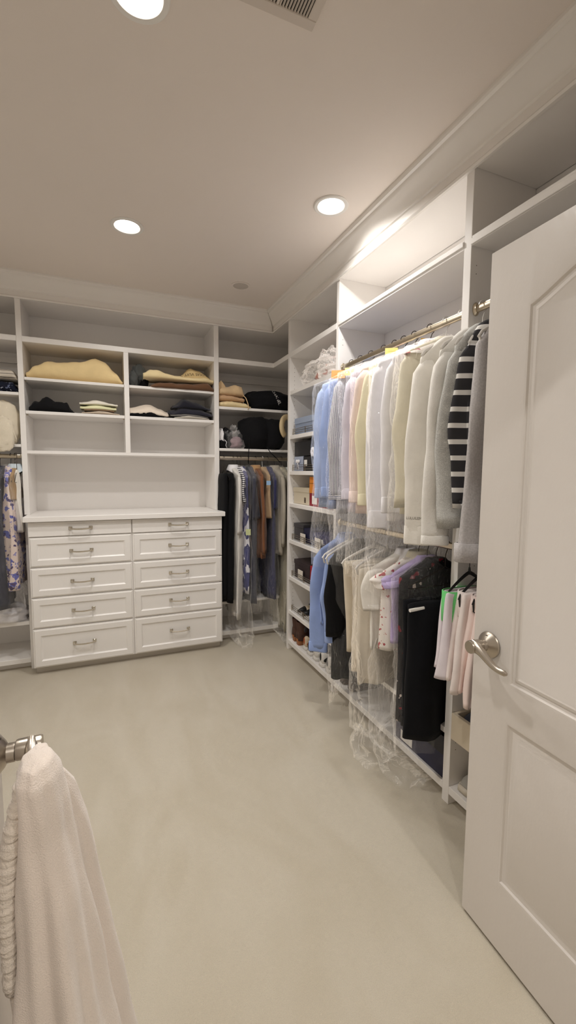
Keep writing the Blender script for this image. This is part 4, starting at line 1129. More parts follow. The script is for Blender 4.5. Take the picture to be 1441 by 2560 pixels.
def pillow_mb(x0, x1, y0, y1, z0, hs, amp=0.006, seed=0, axis='x', nx=30, n=26, sag=0.0, fr=14, pw=0.75, droop=0.0, grooves=0):
    """soft lying thing: sections along one axis, flat underside, domed and creased top; droop lowers the part that overhangs y0"""
    rings = []
    for i in range(nx+1):
        u = i/nx
        x = x0+(x1-x0)*(0.5-0.5*math.cos(math.pi*u))*0.5+(x1-x0)*u*0.5
        uu = (x-x0)/(x1-x0)
        h = max(0.004, interp(hs, uu)); e = min(1, min(uu, 1-uu)*9+0.18)
        rr = []
        for k in range(n):
            a = 2*math.pi*k/n
            cy, cz = math.cos(a), math.sin(a)
            y = (y0+y1)/2 + (y1-y0)/2*sgnpow(cy, 0.55)*(0.82+0.18*e**0.5)
            zz = h*0.5+h*0.5*sgnpow(cz, pw)
            if grooves and cy < -0.3:
                y += 0.004*(1 if math.sin(zz/h*math.pi*grooves) < 0.25 else 0)
            p = Vector((x, y, zz))
            q = noise.noise(Vector((x*fr+seed*7, y*fr*0.8, zz*fr+seed)))*amp + noise.noise(Vector((x*fr*2.6+seed, y*fr*2.2, zz*fr*2)))*amp*0.45
            zz2 = zz+(q*1.2 if cz > 0.15 else 0)
            y += q*0.8*(1 if cy > 0 else -1)*(abs(cy) > 0.3)
            zz2 = max(0.0, zz2)
            if droop and y < y0+(y1-y0)*0.4: zz2 -= droop*((y0+(y1-y0)*0.4-y)/((y1-y0)*0.4))**1.4
            rr.append(Vector((x, y, z0+zz2)) if axis == 'x' else Vector((y, x, z0+zz2)))
        rings.append(rr)
    return MB().loft(rings)

def pillow(name, label, cat, M, x0, x1, y0, y1, z0, hs, group=None, parent=None, **k):
    mb = pillow_mb(x0, x1, y0, y1, z0, hs, **k)
    o = mb.build(name, M, parent, True, True)
    if parent is None: tag(o, label, cat, group)
    return o

def crumple(name, label, cat, M, c, r, amp=0.25, seed=0, group=None, parent=None, fr=2.2, flat=None, nu=30, nv=20, sharp=0.75):
    """lumpy closed bag, radii r, optionally sitting on a flat base"""
    rings = []
    for i in range(nv+1):
        v = math.pi*i/nv; rr = []
        for k in range(nu):
            a = 2*math.pi*k/nu
            d = Vector((sgnpow(math.sin(v), sharp)*math.cos(a), sgnpow(math.sin(v), sharp)*math.sin(a), sgnpow(math.cos(v), sharp)))
            q = 1+amp*(noise.noise(d*fr+Vector((seed*3.1, seed, 0)))+0.45*noise.noise(d*fr*2.7+Vector((0, seed*2, seed))))
            p = Vector((c[0]+r[0]*d.x*q, c[1]+r[1]*d.y*q, c[2]+r[2]*d.z*q))
            if flat is not None: p.z = max(flat, p.z)
            rr.append(p)
        rings.append(rr)
    o = MB().loft(rings, False, False).build(name, M, parent, True, True)
    if parent is None: tag(o, label, cat, group)
    return o

DUST = cloth('yellow_flannel', '#eed5a0', bump=0.2, bscale=90); DUST2 = cloth('pale_yellow_flannel', '#f1ddae', bump=0.2, bscale=90); BRN = cloth('brown_flannel', '#6a4a33'); FELT = cloth('grey_green_felt', '#4d504f')
pb = YB+0.03
# hutch, upper left: one big yellow dust bag
yb_ = pillow('dust_bag', 'large yellow flannel dust bag filling the upper left hutch shelf', 'dust bag', DUST, -0.498, 0.140, YB+0.02, YW-0.05, 2.1055,
       [(0, 0.05), (0.08, 0.10), (0.25, 0.135), (0.5, 0.150), (0.68, 0.185), (0.8, 0.165), (0.92, 0.10), (1, 0.03)], amp=0.012, seed=3, fr=9)
# hutch, upper right
gb = thing('felt_bag', 'dark grey soft felt bag propped at the end of the upper right hutch shelf', 'bag', (0.245, YB+0.12, 2.106))
crumple('upper_fold', None, None, FELT, (0.262, YB+0.15, 2.215), (0.055, 0.09, 0.075), 0.22, 2, parent=gb, sharp=0.9)
crumple('front_fold', None, None, FELT, (0.222, YB+0.09, 2.165), (0.034, 0.06, 0.062), 0.18, 5, parent=gb, sharp=0.9)
crumple('dark_lining', None, None, BLK, (0.300, YB+0.13, 2.165), (0.034, 0.06, 0.055), 0.3, 7, parent=gb)
pillow('dust_bag', 'brown flannel bag lying under the yellow bag on the hutch shelf', 'dust bag', BRN, 0.345, 0.834, YB-0.01, YB+0.26, 2.1055, [(0, 0.03), (0.15, 0.05), (0.6, 0.055), (0.9, 0.07), (1, 0.03)], amp=0.008, seed=4, droop=0.012)
yd = pillow('dust_bag', 'yellow flannel dust bag lying on the brown bag', 'dust bag', DUST2, 0.290, 0.832, YB+0.0, YB+0.24, 2.165, [(0, 0.05), (0.1, 0.078), (0.45, 0.052), (0.7, 0.034), (0.9, 0.045), (1, 0.03)], amp=0.010, seed=6, fr=12)
yv = pillow('dust_bag', 'yellow dust bag with dark upside-down lettering behind the brown bag', 'dust bag', DUST, 0.46, 0.832, YB+0.12, YB+0.30, 2.1055, [(0, 0.05), (0.25, 0.12), (0.6, 0.200), (0.75, 0.190), (1, 0.13)], amp=0.010, seed=8)
LET = mat('brown_print', '#4b3728', 0.8)
text_part(yv, 'LOUIS VUITTON', 0.036, (0.672, YB+0.14, 2.243), (-1, 0, -0.10), (0, 0.2, -1), (0, 0.97, -0.25), LET, yv, local=False)
# hutch, lower left
pillow('folded_trousers', 'rumpled pile of black clothes on the lower left hutch shelf', 'clothes', BLK, -0.490, -0.205, YB+0.02, YB+0.30, 1.8745, [(0, 0.03), (0.15, 0.07), (0.35, 0.10), (0.6, 0.085), (0.85, 0.075), (0.93, 0.03), (1, 0.012)], amp=0.016, seed=9, fr=16)
FS = 'folded knitwear in the hutch'
pillow('folded_sweater', 'pale taupe folded sweater at the bottom of the small white stack', 'sweater', cloth('taupe_pale', '#c8b8a6'), -0.150, 0.112, YB+0.02, YB+0.28, 1.8745, [(0, 0.014), (0.5, 0.03), (1, 0.014)], seed=10, amp=0.003, group=FS)
pillow('folded_sweater', 'tan folded sweater in the middle of the small white stack', 'sweater', cloth('tan_knit', '#b39a80'), -0.135, 0.075, YB+0.02, YB+0.27, 1.900, [(0, 0.012), (0.5, 0.032), (1, 0.012)], seed=11, amp=0.003, group=FS)
pillow('folded_sweater', 'lime white folded sweater near the top of the small stack', 'sweater', cloth('lime_white', '#e0dfb6'), -0.160, 0.090, YB+0.015, YB+0.28, 1.922, [(0, 0.018), (0.5, 0.035), (1, 0.02)], seed=12, amp=0.004, group=FS, droop=0.02)
pillow('folded_sweater', 'cream white folded sweater on top of the small stack', 'sweater', cloth('cream_knit', '#e9e4d6'), -0.165, 0.100, YB+0.02, YB+0.28, 1.948, [(0, 0.018), (0.45, 0.040), (1, 0.016)], seed=13, amp=0.004, group=FS, droop=0.012)
# hutch, lower right
pillow('folded_sweater', 'black folded knit under the cream cable sweater', 'sweater', BLK, 0.188, 0.440, YB+0.02, YB+0.28, 1.8745, [(0, 0.035), (0.5, 0.06), (1, 0.015)], seed=14, amp=0.005, group=FS)
pillow('folded_sweater', 'cream cable sweater draped over black knitwear', 'sweater', cloth('cream_cable', '#e3d6c6', bump=0.35, bscale=130), 0.186, 0.475, YB+0.018, YB+0.28, 1.905, [(0, 0.045), (0.5, 0.080), (0.8, 0.045), (1, 0.02)], seed=15, amp=0.006, group=FS, droop=0.03)
pillow('folded_sweater', 'pale grey folded sweater at the bottom of the navy pile', 'sweater', cloth('pale_grey_knit', '#c6c0b6'), 0.520, 0.800, YB+0.02, YB+0.28, 1.8745, [(0, 0.012), (0.5, 0.04), (1, 0.015)], seed=16, amp=0.003, group=FS)
pillow('folded_sweater', 'mid grey folded sweater in the navy pile', 'sweater', cloth('mid_grey_knit', '#6d6a68'), 0.490, 0.790, YB+0.02, YB+0.28, 1.905, [(0, 0.02), (0.5, 0.035), (1, 0.012)], seed=17, amp=0.004, group=FS, droop=0.02)
pillow('folded_sweater', 'dark navy folded jersey over the grey sweaters', 'sweater', cloth('dark_navy_knit', '#22222f'), 0.484, 0.830, YB+0.02, YB+0.29, 1.928, [(0, 0.02), (0.35, 0.065), (0.7, 0.05), (1, 0.015)], seed=18, amp=0.008, group=FS, droop=0.035)
pillow('folded_sweater', 'ink navy folded jersey on top of the navy pile', 'sweater', cloth('ink_knit', '#1a1a26'), 0.520, 0.815, YB+0.03, YB+0.28, 1.968, [(0, 0.02), (0.3, 0.075), (0.6, 0.055), (1, 0.012)], seed=19, amp=0.008, group=FS, droop=0.02)

# corner bay, upper shelf
TAN = cloth('tan_flannel', '#dbbe96', bump=0.2, bscale=90)
DB = 'dust bags on the corner shelf'
pillow('dust_bag', 'yellow dust bag lying flat at the bottom on the corner shelf', 'dust bag', DUST2, 0.885, 1.155, YB+0.012, YB+0.28, 1.9905, [(0, 0.045), (0.4, 0.055), (0.8, 0.04), (1, 0.012)], seed=20, amp=0.008, group=DB)
pillow('dust_bag', 'rosy tan dust bag between the other two bags on the corner shelf', 'dust bag', cloth('rosy_tan', '#c9a581'), 0.882, 1.10, YB+0.012, YB+0.27, 2.040, [(0, 0.05), (0.5, 0.045), (1, 0.025)], seed=21, amp=0.008, group=DB)
tb = thing('dust_bag', 'tan dust bag with pointed flap on top in the corner', 'dust bag', (0.98, YB+0.12, 2.08), group=DB)
pillow('bag_body', None, None, TAN, 0.880, 1.095, YB+0.01, YB+0.26, 2.082, [(0, 0.06), (0.3, 0.075), (0.7, 0.095), (0.9, 0.085), (1, 0.03)], parent=tb, seed=22, amp=0.012)
mb = MB(); fl = []
for u, w, z in ((0, 0.055, 2.10), (0.3, 0.048, 2.135), (0.6, 0.030, 2.170), (0.85, 0.014, 2.193), (1, 0.003, 2.205)):
    fl.append(ring(0.912-0.008*u, YB+0.05, z, w, 0.012*(1-0.6*u), 16))
mb.loft(fl).build('pointed_flap', TAN, tb, True, True)
MB().tube([(1.085, YB+0.03, 2.10), (1.105, YB+0.005, 2.07), (1.120, YB+0.0, 2.03), (1.128, YB-0.002, 1.995), (1.122, YB-0.002, 1.975)], 0.004, 8).build('drawstring', TAN, tb, True, True)
bb = crumple('bag', 'black fabric bag with small white lettering on the upper corner shelf', 'bag', BLK2, (1.345, YB+0.10, 2.068), (0.225, 0.135, 0.085), 0.16, 3, sharp=0.7)
text_part(bb, 'CHANEL', 0.036, (1.370, YB-0.1, 2.094), (0.42, 0, -0.9), (0.9, 0, 0.42), (0, 1, 0), mat('white_print', '#d9d9d6', 0.6), bb, local=False)
# corner bay, lower shelf
wb = thing('pouch', 'small white and black drawstring pouch beside the hutch panel', 'bag', (0.90, YB+0.1, 1.65))
crumple('pouch_body', None, None, WHT, (0.905, YB+0.10, 1.735), (0.028, 0.08, 0.075), 0.3, 4, parent=wb)
crumple('pouch_base', None, None, BLK, (0.905, YB+0.09, 1.682), (0.033, 0.085, 0.038), 0.25, 5, parent=wb, flat=1.6495)
MB().tube([(0.925, YB+0.02, 1.72), (0.94, YB+0.012, 1.70), (0.932, YB+0.012, 1.675), (0.94, YB+0.012, 1.655)], 0.0025, 6).build('drawstring', WHT, wb, True, True)
crumple('bag', 'small shiny black bag beside the white pouch', 'bag', mat('black_nylon', '#17171b', 0.35, 0, 0.3, 40), (0.965, YB+0.13, 1.735), (0.055, 0.09, 0.088), 0.22, 6, flat=1.6495)
cb = thing('plastic_bag', 'crumpled clear plastic bag holding something mauve', 'bag', (1.04, YB+0.08, 1.65))
crumple('contents', None, None, cloth('mauve', '#9a8389'), (1.035, YB+0.09, 1.70), (0.06, 0.07, 0.05), 0.25, 7, parent=cb, flat=1.6495)
crumple('film', None, None, MILKY, (1.030, YB+0.085, 1.715), (0.085, 0.085, 0.085), 0.4, 8, parent=cb, flat=1.649, fr=3.2)
crumple('film_top', None, None, MILKY, (1.02, YB+0.085, 1.79), (0.030, 0.04, 0.055), 0.5, 9, parent=cb, fr=3)
db = thing('duffel_bag', 'big black duffel bag bulging over the lower corner shelf', 'bag', (1.27, YB+0.1, 1.65))
crumple('bag_body', None, None, BLK, (1.21, YB+0.10, 1.785), (0.150, 0.145, 0.138), 0.13, 10, parent=db, flat=1.6495, sharp=0.65)
crumple('bag_side', None, None, BLK, (1.36, YB+0.10, 1.78), (0.125, 0.150, 0.138), 0.12, 11, parent=db, flat=1.6495, sharp=0.65)
MB().tube([(1.13, YB-0.015, 1.75), (1.125, YB-0.02, 1.66), (1.120, YB-0.02, 1.60), (1.122, YB-0.01, 1.52)], 0.003, 6).build('strap', BLK, db, True, True)
MB().tube([(1.28, YB-0.03, 1.67), (1.31, YB-0.04, 1.62), (1.37, YB-0.04, 1.57), (1.40, YB-0.03, 1.54)], 0.0035, 6).build('strap', BLK, db, True, True)
st = MB(); pts = []
for k in range(15):
    a = math.radians(250-k*13); pts.append((1.455+0.052*math.cos(a), YB-0.055-0.01*math.sin(k/3), 1.845+0.082*math.sin(a)))
o = st.tube(pts, 0.016, 10, flat=1.6).build('leather_strap', mat('pale_tan_leather', '#d8c298', 0.55), None, True, True)
tag(o, 'pale tan curved bag handle against the black duffel bag', 'handle')
# left bay
PAI = print_mat('navy_paisley', '#161a2b', ['#5e6680', '#aab0c0'], 30, 0.34); THS = stripes('cream_fine_line', '#d6cdc0', '#4a443e', 42, 'z', 0.86)
pillow('folded_scarf', 'navy paisley folded scarf on the left edge shelf', 'scarf', PAI, -0.90, -0.550, YB+0.006, YB+0.28, 1.9955, [(0, 0.07), (0.5, 0.085), (0.9, 0.07), (1, 0.02)], seed=23, amp=0.008)
pillow('folded_shirt', 'cream folded shirt with dark lines on the paisley scarf', 'shirt', THS, -0.90, -0.550, YB+0.01, YB+0.28, 2.078, [(0, 0.07), (0.6, 0.08), (0.9, 0.075), (1, 0.02)], seed=24, amp=0.006)
CANV = cloth('natural_canvas', '#ddd3bf', bump=0.35, bscale=160)
tt = thing('canvas_bag', 'natural canvas drawstring bag hanging over the left edge shelf', 'bag', (-0.64, YB+0.06, 1.64))
crumple('bag_body', None, None, CANV, (-0.660, YB+0.07, 1.775), (0.115, 0.105, 0.165), 0.13, 12, parent=tt, sharp=0.8, flat=1.638)
crumple('bag_flap', None, None, CANV, (-0.650, YB-0.035, 1.70), (0.075, 0.022, 0.115), 0.18, 13, parent=tt)
for dx in (0, 0.012):
    MB().tube([(-0.588+dx*0.3, YB-0.022, 1.755), (-0.590+dx, YB-0.030, 1.715), (-0.578+dx, YB-0.028, 1.675), (-0.570+dx*0.3, YB-0.020, 1.650)], 0.004, 8).build('drawstring', CANV, tt, True, True)
crumple('folded_cloth', 'white crumpled cloth heap on the bottom shelf at the left edge', 'cloth', WHT, (-0.690, YB+0.10, 0.40), (0.13, 0.12, 0.075), 0.28, 14, flat=0.361, fr=3)

# ---- boxes
def carton(name, label, x0, x1, y0, y1, z0, z1, M, lid=None, lid_h=0.03, group=None, rot=0.0, cat='box', tagm=None, tagp=None):
    cx, cy = (x0+x1)/2, (y0+y1)/2
    t = thing(name, label, cat, (cx, cy, z0), rot, group)
    hx, hy, h = (x1-x0)/2, (y1-y0)/2, z1-z0
    box('box_body', M, t, -hx, hx, -hy, hy, 0.0005, h-(0.004 if lid else 0), 0.0015, False)
    if lid: 
        l = box('lid', lid, t, -hx-0.004, hx+0.004, -hy-0.004, hy+0.004, h-lid_h, h, 0.002, False)
    if tagp:
        y_, z_, w_, h_ = tagp
        box('label', tagm or mat('white_label', '#e8e5e0', 0.6), t, -hx-(0.0052 if lid and z_ > h-lid_h else 0.0012), -hx+0.001, y_-w_/2, y_+w_/2, z_-h_/2, z_+h_/2, 0, False)
    return t
SB = 'boxes on the shoe shelves'
BGREY = mat('blue_grey_card', '#8995ab', 0.6); BGREY2 = mat('blue_grey_card_light', '#96a2b8', 0.6); BKC = mat('black_card', '#1d1d20', 0.5); LBC = mat('light_blue_card', '#a3acc0', 0.6)
BEC = mat('beige_card', '#cfc4ae', 0.65); ORC = mat('orange_card', '#e08a2c', 0.55); RDC = mat('red_card', '#a91f2b', 0.5); RDD = mat('dark_red_card', '#8f2230', 0.5); DGC = mat('dark_grey_card', '#413f43', 0.5); NVC = mat('navy_card', '#20213f', 0.5); PUC = mat('purple_navy_card', '#2b2a56', 0.5); DBC = mat('dark_brown_card', '#33272a', 0.5); DBC2 = mat('black_brown_card', '#2a2526', 0.5)
x_ = XR+0.035
# wrapped bundle on the top shelf
wp = thing('wrapped_bundle', 'film-wrapped bundle with pink papers on the top shoe shelf', 'parcel', (XR+0.12, 2.76, 2.086))
crumple('contents', None, None, print_mat('pink_brown_paper', '#d8cfc8', ['#b5705e', '#8c5a50'], 12, 0.4), (XR+0.12, 2.72, 2.135), (0.10, 0.20, 0.048), 0.3, 15, parent=wp, flat=2.086)
crumple('film', None, None, MILKY, (XR+0.09, 2.76, 2.145), (0.135, 0.275, 0.085), 0.35, 16, parent=wp, flat=2.0855, fr=3)
crumple('film_end', None, None, MILKY, (XR+0.02, 2.60, 2.150), (0.05, 0.13, 0.10), 0.35, 17, parent=wp, fr=3, flat=2.0855)
carton('shoe_box', 'blue grey lidded box on the second shoe shelf', x_, x_+0.26, 2.80, 3.17, 1.743, 1.868, BGREY, BGREY2, 0.045, SB, 0.04)
carton('shoe_box', 'second blue grey lidded box nearer the shirts on the same shelf', x_+0.02, x_+0.26, 2.50, 2.785, 1.743, 1.90, BGREY, BGREY2, 0.045, SB, -0.05)
carton('gift_box', 'small light blue box with a white ribbon on the third shoe shelf', x_, x_+0.20, 3.03, 3.19, 1.464, 1.575, LBC, None, group=SB)
rb = thing('ribbon_bow', 'white ribbon bow on the light blue box', 'ribbon', (x_-0.004, 3.11, 1.53))
for s_ in (-1, 1):
    crumple('loop', None, None, WHT, (x_-0.008, 3.11+s_*0.018, 1.538), (0.006, 0.018, 0.012), 0.3, 20+s_, parent=rb)
    MB().tube([(x_-0.006, 3.11, 1.535), (x_-0.006, 3.11+s_*0.01, 1.50), (x_-0.006, 3.11+s_*0.02, 1.475)], 0.004, 6).build('tail', WHT, rb, True, True)
carton('gift_box', 'black box with a white label beside the light blue box', x_, x_+0.22, 2.80, 3.02, 1.464, 1.572, BKC, None, group=SB, tagp=(0.07, 0.06, 0.05, 0.045))
carton('gift_box', 'flat black box lying on the small boxes of the third shoe shelf', x_+0.005, x_+0.24, 2.82, 3.20, 1.5765, 1.69, BKC, None, group=SB)
fl_ = thing('fabric_flower', 'white fabric flower lying by the black box edge', 'flower', (x_-0.012, 2.84, 1.60))
for k in range(6):
    a = k*math.pi/3; crumple('petal', None, None, WHT, (x_-0.014, 2.83+0.018*math.cos(a), 1.60+0.018*math.sin(a)), (0.008, 0.016, 0.016), 0.3, 30+k, parent=fl_)
bx = carton('shoe_box', 'beige lidded box with dark initials on the fourth shoe shelf', x_, x_+0.24, 2.915, 3.195, 1.209, 1.335, BEC, BEC, 0.035, SB)
for k in range(2):
    box('initials', LET, bx, -0.1225, -0.1205, -0.085+0.016*k, -0.077+0.016*k, 0.015, 0.055, 0, False)
box('initials', LET, bx, -0.1225, -0.1205, -0.085, -0.061, 0.033, 0.038, 0, False)
carton('shoe_box', 'dark red box under the orange box on the fourth shoe shelf', x_, x_+0.2, 2.62, 2.905, 1.209, 1.30, RDD, None, group=SB, tagp=(0.06, 0.045, 0.08, 0.06))
carton('shoe_box', 'orange box stacked on the dark red box', x_, x_+0.2, 2.66, 2.91, 1.301, 1.42, ORC, None, group=SB, tagm=mat('brown_tape', '#a86418', 0.6), tagp=(0.0, 0.072, 0.246, 0.006))
carton('shoe_box', 'long dark grey box on the fifth shoe shelf', x_+0.005, x_+0.25, 3.02, 3.195, 0.916, 1.05, DGC, DGC, 0.03, SB)
carton('shoe_box', 'navy box next to the long dark grey box', x_+0.005, x_+0.25, 2.84, 3.01, 0.916, 1.03, NVC, None, group=SB)
carton('shoe_box', 'purple navy box with a small white square label', x_, x_+0.25, 2.56, 2.83, 0.916, 1.02, PUC, PUC, 0.03, SB, tagp=(0.0, 0.05, 0.035, 0.035))
carton('shoe_box', 'long dark brown box with lid on the sixth shoe shelf', x_+0.005, x_+0.25, 2.90, 3.18, 0.616, 0.76, DBC, DBC, 0.035, SB)
carton('shoe_box', 'black brown box behind the red box', x_+0.06, x_+0.26, 2.50, 2.89, 0.616, 0.79, DBC2, None, group=SB)
carton('shoe_box', 'bright red box on the sixth shoe shelf', x_-0.005, x_+0.055, 2.64, 2.87, 0.616, 0.765, RDC, None, group=SB)
carton('shoe_box', 'orange box edge beside the bright red box', x_-0.005, x_+0.055, 2.50, 2.63, 0.616, 0.74, ORC, None, group=SB)
CARD = mat('white_shelf_card', '#ddd6cc', 0.6)
CL = ['left of the navy box', 'in front of the purple navy box', 'in front of the dark brown box', 'in front of the bright red box']
for k, (y_, z_) in enumerate(((2.99, 0.955), (2.74, 0.955), (3.03, 0.665), (2.73, 0.655))):
    o = box('shelf_card', CARD, None, XR+0.021, XR+0.0235, y_-0.045, y_+0.045, z_-0.038, z_+0.034, 0)
    tag(o, 'white card tucked behind the shelf rail '+CL[k], 'card', 'cards behind the shelf rails')

# ---- shoes
def shoe_loft(st, n=20, pw=0.8):
    """stations (x, half width, height, base z, centre y)"""
    rings = []
    for x, w, h, b, cy in st:
        rr = []
        for k in range(n):
            a = 2*math.pi*k/n; c, s_ = math.cos(a), math.sin(a)
            z = b+(h*sgnpow(s_, pw) if s_ > 0 else 0.0)
            rr.append(Vector((x, cy+w*sgnpow(c, 0.7), z)))
        rings.append(rr)
    return MB().loft(rings)
def ellipsoid(name, M, parent, c, r, n=18):
    rings = []
    for i in range(n//2+1):
        v = math.pi*i/(n//2)
        rings.append([Vector((c[0]+r[0]*math.sin(v)*math.cos(2*math.pi*k/n), c[1]+r[1]*math.sin(v)*math.sin(2*math.pi*k/n), c[2]+r[2]*math.cos(v))) for k in range(n)])
    return MB().loft(rings, False, False).build(name, M, parent, False, True)
def sneaker(loc, rz, label, upper, sole, accent, lining, group='shoes on the bottom shelves', L=0.28):
    t = thing('sneaker', label, 'shoe', loc, rz, group)
    k = L/0.28
    so = [(0.0, 0.026, 0.030, 0, 0), (0.02, 0.036, 0.034, 0, 0), (0.08, 0.037, 0.032, 0, 0), (0.15, 0.038, 0.026, 0, 0), (0.21, 0.048, 0.026, 0, 0), (0.25, 0.043, 0.027, 0.003, 0), (0.28, 0.022, 0.022, 0.008, 0)]
    shoe_loft([(x*k, w, h, b, c) for x, w, h, b, c in so], pw=0.35).build('sole', sole, t, False, True)
    up = [(0.004, 0.022, 0.070, 0.025, 0), (0.02, 0.032, 0.083, 0.022, 0), (0.06, 0.034, 0.075, 0.022, 0), (0.10, 0.035, 0.072, 0.02, 0), (0.14, 0.037, 0.066, 0.02, 0), (0.19, 0.043, 0.046, 0.02, 0), (0.235, 0.041, 0.033, 0.02, 0), (0.268, 0.025, 0.022, 0.02, 0)]
    u_ = shoe_loft([(x*k, w, h, b, c) for x, w, h, b, c in up]).build('upper', upper, t, False, True)
    ellipsoid('opening', lining, t, (0.062*k, 0, 0.096), (0.042, 0.022, 0.010))
    ellipsoid('heel_patch', accent, u_, (0.007, 0.004, 0.068), (0.010, 0.011, 0.030))
    for s_ in (-1, 1):
        ellipsoid('side_patch', accent, u_, (0.060, s_*0.029, 0.050), (0.050, 0.008, 0.022))
    for i in range(5):
        x = (0.115+i*0.020)*k; h = 0.094-0.0075*i-i*i*0.0006
        MB().tube([(x, -0.020, h-0.008), (x+0.004, 0, h+0.001), (x, 0.020, h-0.008)], 0.0028, 6).build('lace', sole, u_, False, True)
    return t
def flat_shoe(loc, rz, label, outer, tip, group='pointed shoes on the seventh shoe shelf', heel=0.012):
    t = thing('pointed_flat', label, 'shoe', loc, rz, group)
    L = 0.255
    st = [(0.0, 0.020, 0.055, 0.010, 0), (0.015, 0.029, 0.052, 0.010, 0), (0.06, 0.031, 0.042, 0.008, 0), (0.11, 0.032, 0.036, 0.006, 0), (0.16, 0.038, 0.036, 0.004, 0), (0.19, 0.034, 0.036, 0.004, 0), (0.225, 0.019, 0.026, 0.004, 0), (0.255, 0.004, 0.012, 0.005, 0)]
    u_ = shoe_loft(st).build('upper', outer, t, False, True)
    shoe_loft([(x, w+0.002, 0.006, b-0.004, c) for x, w, h, b, c in st], pw=0.3).build('sole', LET, t, False, True)
    shoe_loft([(x, w*1.03, h*1.03, b, c) for x, w, h, b, c in st[5:]]).build('toe_cap', tip, u_, False, True)
    ellipsoid('opening', tip, t, (0.08, 0, 0.052), (0.078, 0.024, 0.013))
    box('heel', tip, t, 0.004, 0.035, -0.018, 0.018, 0.0, heel, 0.003, False)
    return t
def boot(loc, rz, label, M, H, group='brown ankle boots'):
    t = thing('ankle_boot', label, 'boot', loc, rz, group)
    st = [(0.0, 0.028, 0.075, 0.040, 0), (0.02, 0.034, 0.085, 0.038, 0), (0.07, 0.034, 0.080, 0.034, 0), (0.12, 0.035, 0.062, 0.020, 0), (0.17, 0.040, 0.048, 0.012, 0), (0.22, 0.036, 0.040, 0.008, 0), (0.255, 0.018, 0.025, 0.008, 0)]
    shoe_loft(st).build('foot', M, t, False, True)
    sh = [ring(0.052, 0, z, hx, hy, 22, 0.9, 0.9) for z, hx, hy in ((0.070, 0.054, 0.036), (0.10, 0.052, 0.038), (0.14, 0.054, 0.041), (0.185, 0.058, 0.044), (0.190, 0.056, 0.042), (0.180, 0.050, 0.037), (0.11, 0.044, 0.030))]
    MB().loft(sh).build('shaft', M, t, False, True)
    for s_ in (-1, 1): ellipsoid('elastic_gusset', DGC, t, (0.055, s_*0.035, 0.135), (0.018, 0.008, 0.035))
    hl_ = [ring(0.028, 0, z, hx, hy, 18, 0.6, 0.6) for z, hx, hy in ((0.0, 0.026, 0.027), (0.05, 0.030, 0.031))]
    MB().loft(hl_).build('heel', H, t, False, True)
    shoe_loft([(x, w+0.002, 0.010, max(0.0, b-0.010), c) for x, w, h, b, c in st[2:]], pw=0.3).build('sole', H, t, False, True)
    return t
ML = lambda n, c, r=0.45: mat('leather_'+n, c, r, 0, 0.1, 120)
SWH = ML('white', '#dcd9d4'); SGR = ML('grey', '#9a9793'); SBK = ML('black', '#1a1a1c'); SBE = ML('beige', '#c9bca6'); SOL = ML('olive_tan', '#8d8064'); SBR = ML('brown', '#4a2f24', 0.6); SHL = ML('tan_heel', '#9a6238', 0.5); SDB = ML('dark_brown', '#3a2620', 0.6)
z8 = 0.0865
boot((XR+0.025, 3.165, z8), 0.0, 'brown suede ankle boot nearest the corner on the bottom shelf', SBR, SHL)
boot((XR+0.02, 3.075, z8), 0.0, 'second brown suede ankle boot with block heel beside the sneakers', SBR, SHL)
sneaker((XR+0.03, 2.965, z8), 0.0, 'beige sneaker with orange heel patch beside the boots', ML('cream', '#cbb9a0'), SWH, ML('orange', '#a6532c'), SDB)
sneaker((XR+0.02, 2.865, z8), 0.0, 'white and grey sneaker with black heel under the blue shirt', SGR, SWH, SBK, DGC)
sneaker((XR+0.02, 2.765, z8), 0.0, 'plain white sneaker under the blue shirt', SWH, SWH, SWH, SGR)
sneaker((XR+0.015, 2.655, z8), 0.0, 'white sneaker with bold black patches near the divider', SWH, SWH, SBK, SGR)
sneaker((XR+0.015, 2.555, z8), 0.0, 'white and black sneaker pressed against the divider', SWH, SWH, SBK, SGR)
z7 = 0.3335
flat_shoe((XR+0.30, 3.125, z7), math.pi, 'cream pointed flat with black toe nearest the corner', SBE, SBK)
flat_shoe((XR+0.30, 3.035, z7), math.pi, 'second cream pointed flat with black toe', SBE, SBK)
flat_shoe((XR+0.295, 2.90, z7), math.pi, 'olive tan pointed flat with black toe', SOL, SBK)
flat_shoe((XR+0.295, 2.81, z7), math.pi, 'second olive tan pointed flat beside the black shoe', SOL, SBK)
flat_shoe((XR+0.295, 2.715, z7), math.pi, 'black pointed flat shoe beside the olive tan pair', SBK, SBK)
# bottom of the shirt bay
carton('shoe_box', 'large dark navy box with a white printed label on the bottom shelf', XR+0.012, XR+0.30, 1.435, 1.78, 0.0855, 0.285, NVC, mat('black_navy_card', '#15151f', 0.5), 0.09, SB, tagp=(0.085, 0.035, 0.09, 0.05))
carton('cardboard_box', 'grey cardboard box corner on the shelf beneath the black trousers', XR+0.04, XR+0.25, 1.428, 1.50, 0.3365, 0.46, mat('grey_card', '#8d8478', 0.7), None, group='boxes in the shirt bay')
flat_shoe((XR+0.03, 2.38, 0.0855), 0.0, 'dark brown shoe standing under the bagged black garment', SDB, SDB, group='shoes on the bottom shelves')
flat_shoe((XR+0.03, 2.28, 0.0855), 0.0, 'second dark brown shoe under the bagged black garment', SDB, SDB, group='shoes on the bottom shelves')
